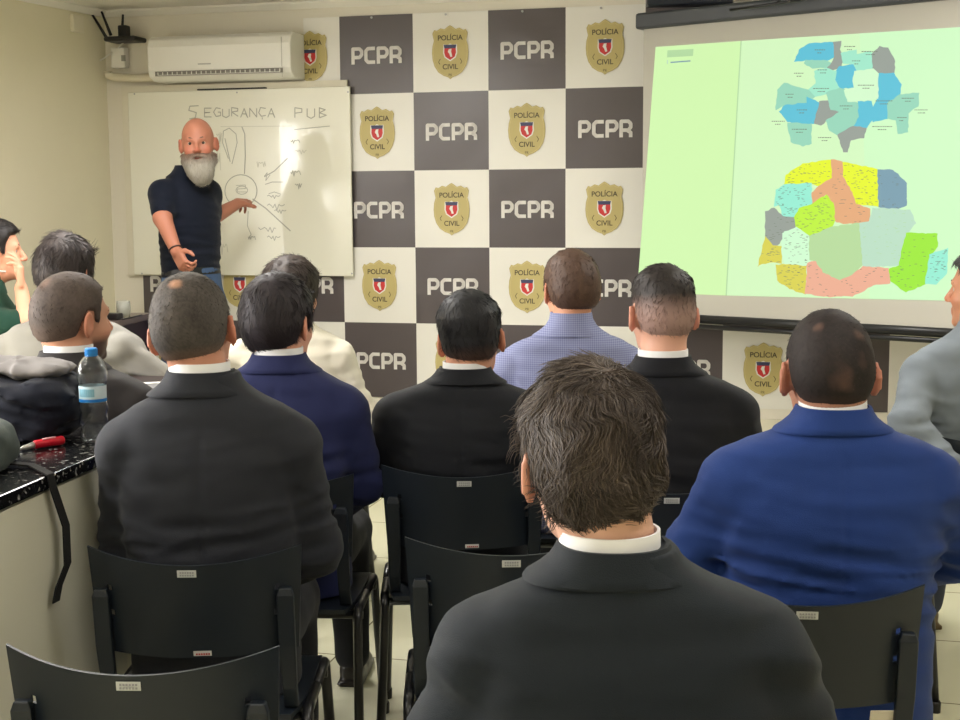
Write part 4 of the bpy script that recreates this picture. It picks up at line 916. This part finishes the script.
s.cap(RS, RE, .05, .041, .03); s.cap(RE, RW, .043, .027, .02); s.cap(LS, LE, .05, .040, .03); s.cap(LE, LWp, .042, .027, .02)
hand(s, RW, loc(185, 268, 6.24)-RW, (-.9, .2, -.1), 1, curls=[(.8, 1., .6)]*4, L=.95)
hand(s, LWp, loc(250, 196, 7.08)-LWp, (-.3, -.3, -.9), -1, curls=[(.15, .2, .1), (.7, .9, .6), (.9, 1., .7), (1.0, 1., .7)], L=1.0)
legs_ = []
for q in (-1, 1):
    K = np.array((q*.11, .02, .53)); An = np.array((q*.13, -.02, .09)); legs_.append((q, K, An)); s.cap((q*.085, 0, .98), K, .085, .055, .04); s.cap(K, An, .055, .035, .03)
V, Q = s.build(.0055); V = relax(V, Q, 1, .4); SK9 = (172, 112, 90)
def ex9(x, y, z, C_):
    q = np.clip((z-.0)/.08, 0, 1)*.25; C_ = C_*(1-q[:, None])+np.array(lin((190, 128, 104)))*q[:, None]; return C_
b9 = link('person', mesh('person', V, Q, skin_mat('tone', SK9), smooth=True, col=skin_cols(V, Mh, SK9, ex9)))
b9.location = (top[0], top[1], 0); b9.rotation_euler = (0, 0, yw); tag(b9, 'bald person with long grey beard and navy polo pointing at the whiteboard', 'person')
eyes(b9, Mh); brows(b9, Mh, (86, 66, 56))
# beard
bs = SDF(); bs.ell((0, .035, -.05), (.066, .058, .078), .02); bs.ell((0, .045, -.09), (.066, .056, .055), .03); bs.ell((0, .068, -.125), (.060, .046, .05), .04); bs.ell((-.012, .078, -.155), (.044, .036, .04), .04)
for q in (-1, 1): bs.cap((q*.066, .02, -.03), (q*.058, .035, -.08), .014, .026, .02)
bs.ell((0, .094, -.072), (.026, .016, .007), .004, op=1); bs.box((0, .10, .02), (.1, .1, .068), .01, .015, op=1)
bs.mods.append(lambda x, y, z, F: F-.003*pnoise(x*110, y*110, z*35, 2))
bs.cap((-.03, .096, -.066), (0, .104, -.056), .005, .007, .006).cap((.03, .096, -.066), (0, .104, -.056), .005, .007, .006)
V, Q = bs.build(.0045); NN = normals(V, Q); z = V[:, 2]; m_ = np.clip((-.05-z)/.05, 0, 1)[:, None]
cA, cB = np.array(lin((120, 96, 82))), np.array(lin((160, 154, 142))); col = cA*(1-m_)+cB*m_; col[:, 3] = 1
n = 2600; ix = nr.randint(0, len(V), n); P = V[ix]; nn = NN[ix]; fl = np.tile([0, .25, -1.], (n, 1))+nr.normal(size=(n, 3))*.22; fl -= nn*(fl*nn).sum(1, keepdims=True)*.8; fl /= np.linalg.norm(fl, axis=1, keepdims=True); sd2 = np.cross(nn, fl); SV = []
for j in range(4):
    for k in range(3): SV.append(P-nn*.002+fl*(.022*j/3)+nn*.004*math.sin(j)+sd2*(.0011*(1-.28*j)*math.cos(k*2.0944))+nn*(.001*(1-.28*j)*math.sin(k*2.0944)))
SV = np.stack(SV, 1).reshape(-1, 3); base = np.arange(n)[:, None]*12; QQ = np.concatenate([base+np.array([[j*3+k, j*3+(k+1) % 3, (j+1)*3+(k+1) % 3, (j+1)*3+k]]) for j in range(3) for k in range(3)])
c2 = np.repeat(col[ix]*(.75+.4*nr.rand(n))[:, None], 12, 0); c2[:, 3] = 1
VV = np.concatenate([V, SV]); VV = VV@Mh[:3, :3].T+Mh[:3, 3]
o = link('beard', mesh('beard', VV, np.concatenate([Q, QQ+len(V)]), mat('hair_matte', (60, 50, 45), .6, attr=True, spec=.3), smooth=True, col=np.concatenate([col, c2])), b9); o['label'] = 'long grey beard'
gm = fabric('navy_polo', (9, 16, 32)); J = SDF()
J.loft([(1.13, .15, .105, -.0), (1.22, .148, .108, .0), (1.35, .15, .112, .0), (1.47, .15, .112, .0), (1.54, .145, .105, -.005), (1.58, .145, .09, -.005), (1.61, .115, .078, -.003), (1.635, .085, .07, .0), (1.655, .068, .062, .005)], 0, 2.3)
for S_, e_ in ((RS, RE), (LS, LE)): J.ell(S_, (.052, .058, .052), .04); J.cap(S_, S_+(e_-S_)*.74, .053, .055, .04)
J.mods.append(wrinkles(4, .006, 1.3, .15)); jk = obj_mesh('shirt', J, .0075, gm, b9, 1)
ring_cloth('collar', [(1.615, .122, .08, .0), (1.635, .09, .074, .002), (1.655, .074, .068, .006), (1.672, .068, .066, .01)], gm, jk, 105, 435, .004)
jm = mat('denim', (62, 84, 118), .8, bump=.3, bscale=600, var=.15, vscale=12); tr = SDF(); tr.loft([(.93, .165, .12, 0), (1.08, .160, .114, 0), (1.19, .142, .105, .0)], .02, 2.3)
for q, K, An in legs_: tr.cap((q*.085, 0, .98), K, .095, .072, .05); tr.cap(K, An, .07, .06, .03)
tr.mods.append(lambda x, y, z, F: F-.004*pnoise(x*14, y*14, z*26, 6)); tro = obj_mesh('jeans', tr, .009, jm, b9, 1)
ring_cloth('belt', [(1.15, .152, .110, .0), (1.185, .146, .108, .0)], mat('belt_black', (20, 20, 22), .4), tro, 0, 360, .004, e=2.3)
for q, K, An in legs_: shoe(b9, (An[0], An[1], 0), (q*.3, 1), mat('shoe_leather_30', (30, 26, 24), .35))
d = (RE-RW)/np.linalg.norm(RE-RW); c = RW+d*.015; u = np.cross(d, [0, 0, 1.]); u /= np.linalg.norm(u); v = np.cross(d, u)
o = MB().tube([c+.029*(math.cos(a)*u+math.sin(a)*v) for a in np.linspace(0, 2*math.pi, 25)], .0045, 8, cap=False).build('bracelet', mat('bracelet_dark', (58, 36, 30), .5), b9, True)
# ---------------------------------------------------------------- chairs of the audience
for (t, lb) in ((t2, 'black plastic chair holding the person in dark grey suit beside the counter'), (t3, 'black plastic chair holding the person in the royal blue suit'), (t4, 'black plastic chair under the person in navy suit'),
          (t5, 'black plastic chair under the black-suited person left of the striped shirt'), (t7, 'black plastic chair under the person with the skin-fade haircut'), (t6, 'black plastic chair under the person in the striped shirt'),
          (t13, 'black plastic chair under the half hidden person in white'), (t8, 'black plastic chair under the grey-shirted person at the right edge'), (t10, 'black plastic chair under the bearded person behind the coats'),
          (t11, 'black plastic chair under the person with long tousled hair'), (t12, 'black plastic chair under the person in green polo')):
    place_chair(t[0], t[1], t[2], lb) if t is not t3 else place_chair(t[0]-.075, t[1]-.045, t[2]-.08, lb)
q = at(136, 655, 2.06); place_chair(q[0]-.065, q[1]+.26, YAW-.04, 'empty black plastic chair nearest the camera at bottom left')
q = at(508, 553, 2.76); place_chair(q[0]-.06, q[1]+.24, YAW+.02, 'empty black plastic chair between the grey suit and royal blue suit')
# ================================================================ COUNTER, DESKS AND THINGS ON THEM
GR = mat('black_granite', (16, 16, 18), .2, spec=.4)
N = GR.node_tree.nodes; L = GR.node_tree.links; tc = N.new('ShaderNodeTexCoord'); vo = N.new('ShaderNodeTexVoronoi'); vo.inputs['Scale'].default_value = 140; L.new(tc.outputs['Object'], vo.inputs['Vector'])
no = N.new('ShaderNodeTexNoise'); no.inputs['Scale'].default_value = 60; L.new(tc.outputs['Object'], no.inputs['Vector']); ml = N.new('ShaderNodeMath'); ml.operation = 'MULTIPLY'; sx = N.new('ShaderNodeSeparateColor'); L.new(vo.outputs['Color'], sx.inputs[0]); L.new(sx.outputs[0], ml.inputs[0]); L.new(no.outputs['Fac'], ml.inputs[1])
cr_ = N.new('ShaderNodeValToRGB'); cr_.color_ramp.elements[0].position = .44; cr_.color_ramp.elements[0].color = lin((14, 14, 16)); cr_.color_ramp.elements[1].position = .56; cr_.color_ramp.elements[1].color = lin((140, 140, 138)); L.new(ml.outputs[0], cr_.inputs[0]); L.new(cr_.outputs[0], N['Principled BSDF'].inputs['Base Color'])
cn = bpy.data.objects.new('counter', None); sc.collection.objects.link(cn); cn.location = (-1.56, 3.0, 0); cn.rotation_euler = (0, 0, .085); tag(cn, 'white built-in counter with a black granite top at the left', 'counter')
o = MB().box((-.62, -1.75, .922), (0, 0, .95)).build('countertop', GR, cn); bevel(o, .004)
MB().box((-.60, -1.72, 0), (-.022, -.03, .922)).build('base', mat('counter_paint', (216, 214, 196), .55), cn)
MB().box((-.021, -.95, .0), (-.008, -.25, .915)).build('side_panel', mat('counter_panel', (208, 206, 190), .5), cn)
def world_on(px, py, z): return onp(px, py, 2, z)
# bottle
q = at(92, 447, 3.09); BT = (-1.632, 2.80)
bt = bpy.data.objects.new('water_bottle', None); sc.collection.objects.link(bt); bt.location = (q[0]-.01, q[1]+.03, .9505); tag(bt, 'clear plastic water bottle with blue cap on the granite counter', 'bottle')
prof = [(0.0, .004), (.018, 0), (.029, .002), (.032, .01), (.0315, .03), (.0285, .036), (.0315, .043), (.0315, .062), (.0285, .068), (.0315, .075), (.0315, .09), (.030, .094), (.030, .133), (.0315, .136), (.034, .15), (.0335, .165), (.028, .183), (.018, .197), (.012, .203), (.0115, .208)]
M_PET = mat('clear_plastic', (246, 250, 252), .12, trans=1, ior=1.25)
inner = [(max(r-.0012, 0), z) for r, z in prof[::-1]]
me = MB().lathe(prof+inner, 28).mesh('bottle_body', M_PET, True)
for v_ in me.vertices:
    if .01 < v_.co.z < .09:
        a = math.atan2(v_.co.y, v_.co.x); k_ = 1+.05*math.sin(a*5+v_.co.z*160)+.03*math.sin(a*9-v_.co.z*220); v_.co.x *= k_; v_.co.y *= k_
link('bottle_body', me, bt)
MB().lathe([(.0307, .095), (.0309, .096), (.0309, .131), (.0307, .132)], 28).build('label', mat('bottle_label', (198, 222, 236), .4), bt, True)
MB().lathe([(.0312, .0955), (.0313, .1025)], 28).build('label_band', mat('bottle_band', (30, 120, 200), .4), bt, True)
mb = MB()
for i in range(8):
    a0 = -2.2+i*.16; a1 = a0+.15
    z0, z1 = .108, .126; mb.add([(.0313*math.cos(a0), .0313*math.sin(a0), z0), (.0313*math.cos(a1), .0313*math.sin(a1), z0), (.0313*math.cos(a1), .0313*math.sin(a1), z1), (.0313*math.cos(a0), .0313*math.sin(a0), z1)], [(0, 1, 2, 3)])
mb.build('label_panel', mat('bottle_panel', (132, 186, 208), .4), bt, True)
mb = MB().lathe([(0, .218), (.0125, .218), (.0138, .216), (.0138, .199), (.0125, .199)], 24)
for i in range(24):
    a = i*math.pi/12; mb.tube([(.0138*math.cos(a), .0138*math.sin(a), .2), (.0138*math.cos(a), .0138*math.sin(a), .215)], .0008, 4)
mb.build('cap', mat('cap_blue', (30, 136, 216), .35), bt)
# pile of coats
qA = world_on(40, 447, .95)
ct = SDF(); c0 = at(20, 425, 3.02); cc = 0
jp = SDF(); jp.box((-1.96, 2.80, 1.02), (.27, .14, .075), .06, .03, rot=(0, 0, .12)); jp.ell((-1.80, 2.80, 1.03), (.14, .13, .075), .05); jp.ell((-2.1, 2.82, 1.05), (.16, .13, .09), .05)
jp.mods.append(lambda x, y, z, F: np.maximum(F+.05*np.abs(pnoise(x*14+z*20, y*20, z*70+x*10, 4))-.006*pnoise(x*50, y*50, z*120, 6), .9515-z))
o = obj_mesh('coat', jp, .009, fabric('coat_navy', (18, 22, 36), .8), None, 2); tag(o, 'dark navy coat heaped on the granite counter beside the bottle', 'coat')
jp = SDF(); jp.ell((-2.05, 2.80, 1.115), (.24, .12, .035), .03); jp.ell((-1.80, 2.82, 1.11), (.11, .10, .028), .03)
jp.mods.append(lambda x, y, z, F: F+.035*np.abs(pnoise(x*32+z*20, y*34, z*50, 14))-.004*pnoise(x*90, y*90, z*90, 15))
o = obj_mesh('folded_jacket', jp, .008, fabric('lining_grey', (128, 124, 124), .7), None, 2); tag(o, 'light grey folded jacket lying on top of the navy coat', 'jacket')
# bag at the left edge
jp = SDF(); q = world_on(-42, 480, .95); jp.box((q[0]-.045, q[1]+.06, 1.0), (.10, .12, .06), .05, .03, rot=(0, 0, .2)); jp.mods.append(lambda x, y, z, F: np.maximum(F-.010*pnoise(x*40, y*40, z*60, 3), .9515-z))
bag = obj_mesh('bag', jp, .007, fabric('bag_grey_green', (74, 84, 82), .7), None, 2); tag(bag, 'dark grey-green fabric bag at the left edge of the counter', 'bag')
# strap over the counter edge
mb = MB(); a = world_on(32, 466, .955); e1 = world_on(45, 474, .953); pts = [a+[-.12, -.02, .01], a+[-.04, 0, .004], a+[.0, 0, .002], e1+[.012, 0, .0]]
x_, y_, z_ = e1[0]+.016, e1[1], .93
pts += [np.array((x_, y_, z_)), np.array((x_+.008, y_+.03, .84)), np.array((x_+.008, y_+.03, .76)), np.array((x_+.004, y_-.0, .72)), np.array((x_+.002, y_-.01, .69))]
for i, p in enumerate(pts):
    w2 = .012; ydir = np.array([0, 1, 0]); th = .0018
    nrm = np.array([0, 0, 1]) if i < 3 else (np.array([.7, 0, .7]) if i == 3 else np.array([1, 0, 0]))
    for sx_, st2 in ((-1, 1), (1, 1), (1, -1), (-1, -1)): mb.v.append(tuple(p+ydir*w2*sx_+nrm*th*st2))
for i in range(len(pts)-1):
    for k in range(4): a_ = i*4+k; b_ = i*4+(k+1) % 4; mb.f.append((a_, a_+4, b_+4, b_)); mb.m.append(0)
o = mb.build('strap', fabric('strap_black', (20, 20, 22), .8), None); tag(o, 'black webbing strap hanging over the front edge of the counter', 'strap')
# red marker pen
q0 = world_on(20, 447, .962); q1 = world_on(63, 440, .962); d = (q1-q0)/np.linalg.norm(q1-q0); L_ = np.linalg.norm(q1-q0)
pen = bpy.data.objects.new('pen', None); sc.collection.objects.link(pen); pen.location = q0; pen.rotation_euler = (0, 0, math.atan2(d[1], d[0])); tag(pen, 'red pen with silver tip lying on the granite counter', 'pen')
MB().tube([(L_*.32, 0, 0), (L_*.34, 0, 0), (L_*.97, 0, .0), (L_, 0, 0)], [.007, .0095, .0105, .009], 14).build('barrel', mat('pen_red', (196, 22, 44), .3), pen, True)
MB().tube([(0, 0, -.004), (L_*.08, 0, -.003), (L_*.31, 0, 0)], [.002, .005, .0075], 12).build('tip', mat('pen_silver', (190, 190, 186), .3, .6), pen, True)
MB().tube([(L_*.5, -.004, .010), (L_*.8, -.004, .0105)], .002, 6).build('print', mat('pen_print', (236, 180, 186), .5), pen, True)
# desk behind the counter with a grey folder
dk = bpy.data.objects.new('desk', None); sc.collection.objects.link(dk); dw = onp(150, 388, 2, .915); dk.location = (dw[0]+.03, dw[1]+.05, -.025); dk.rotation_euler = (0, 0, .06); tag(dk, 'narrow dark desk carrying a grey folder behind the bottle', 'desk')
o = MB().box((-.26, -.22, .915), (.26, .24, .94)).build('desktop', mat('dark_wood', (40, 26, 26), .35, var=.15, vscale=8), dk); bevel(o, .003)
for x in (-.235, .235):
    for y in (-.2, .22): MB().box((x-.018, y-.018, 0), (x+.018, y+.018, .915)).build('leg', MC['dark_wood'], dk)
fo = bpy.data.objects.new('folder', None); sc.collection.objects.link(fo); dw = onp(128, 390, 2, .925); fo.location = (dw[0]+.05, dw[1], .9155); fo.rotation_euler = (0, 0, .12); tag(fo, 'closed flat grey folder lying on the narrow desk', 'folder')
o = MB().box((-.17, -.12, 0), (.17, .13, .018)).build('cover', mat('folder_grey', (112, 112, 114), .45), fo); bevel(o, .003)
MB().box((-.168, -.1205, .004), (.168, -.118, .010)).build('pages', mat('page_white', (214, 212, 206), .6), fo)
pp = MB().box((-.05, -.016, 0), (.05, .016, .0015)).build('paper', MC['page_white']); qq = world_on(147, 383, .935); pp.location = (qq[0]-.0, qq[1]+.0, .9342); pp.rotation_euler = (0, 0, .5); tag(pp, 'small white slip of paper lying on the grey folder', 'paper')
# tall dark wooden desk in front of the left wall
td = bpy.data.objects.new('desk', None); sc.collection.objects.link(td); qd = at(148, 313, 6.4); td.location = (qd[0], qd[1], 0); td.rotation_euler = (0, 0, .12)
tag(td, 'high dark brown wooden desk against the left wall beside the presenter', 'desk'); hz = float(qd[2])
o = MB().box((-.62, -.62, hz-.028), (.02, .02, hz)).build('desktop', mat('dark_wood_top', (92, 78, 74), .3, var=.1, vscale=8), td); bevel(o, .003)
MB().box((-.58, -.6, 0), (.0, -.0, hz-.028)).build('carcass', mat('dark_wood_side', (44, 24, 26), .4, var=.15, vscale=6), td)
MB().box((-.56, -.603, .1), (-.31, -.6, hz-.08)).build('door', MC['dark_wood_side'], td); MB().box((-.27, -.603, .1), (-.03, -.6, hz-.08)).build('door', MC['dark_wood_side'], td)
def onz(px, py, z): return onp(px, py, 2, z)
qv = onz(127, 317, hz); mb = MB().lathe([(0, 0), (.03, 0), (.032, .04), (.030, .075), (.028, .075), (.028, .01), (0, .01)], 20); o = mb.build('cup', mat('cup_clear', (226, 226, 214), .15, trans=.7, ior=1.3), smooth=True); o.location = (qv[0]+.0, qv[1]-.03, hz); tag(o, 'clear plastic cup standing on the high dark desk', 'cup')
qv = onz(127.5, 317, hz); o = MB().box((-.038, -.025, 0), (.038, .025, .03), bev=.006).build('small_box', M_BP); o.location = (qv[0]+.005, qv[1]-.14, hz); tag(o, 'small black device on the high dark desk near its edge', 'device')
qv = onz(109, 315, hz); o = MB().box((-.06, -.035, 0), (.06, .035, .014), bev=.004).build('smartphone', M_BP); o.location = (qv[0]-.02, qv[1]-.1, hz); o.rotation_euler = (0, 0, .4); tag(o, 'black phone lying on the high dark desk behind the tousled hair', 'phone')
pts = [onz(x_, y_, hz+.004) for x_, y_ in ((112, 318), (120, 316.5), (130, 318), (140, 316), (148, 314))]; pts = [p+[0, -.06, 0] for p in pts]
o = MB().tube(pts, .004, 6).build('cable', M_BP, smooth=True); tag(o, 'thin black cable lying across the high dark desk', 'cable')
# white sheet on the royal blue suit's chair, pale shoe at the right edge
qs = at(888, 716, 2.47)
o = MB().box((-.033, -.0015, -.055), (.033, .0015, .012), bev=.0014).build('paper', mat('paper_cream', (232, 222, 204), .6)); o.location = qs; o.rotation_euler = (.25, 0, YAW); tag(o, 'cream card hanging at the rear of the royal blue suit chair', 'card')
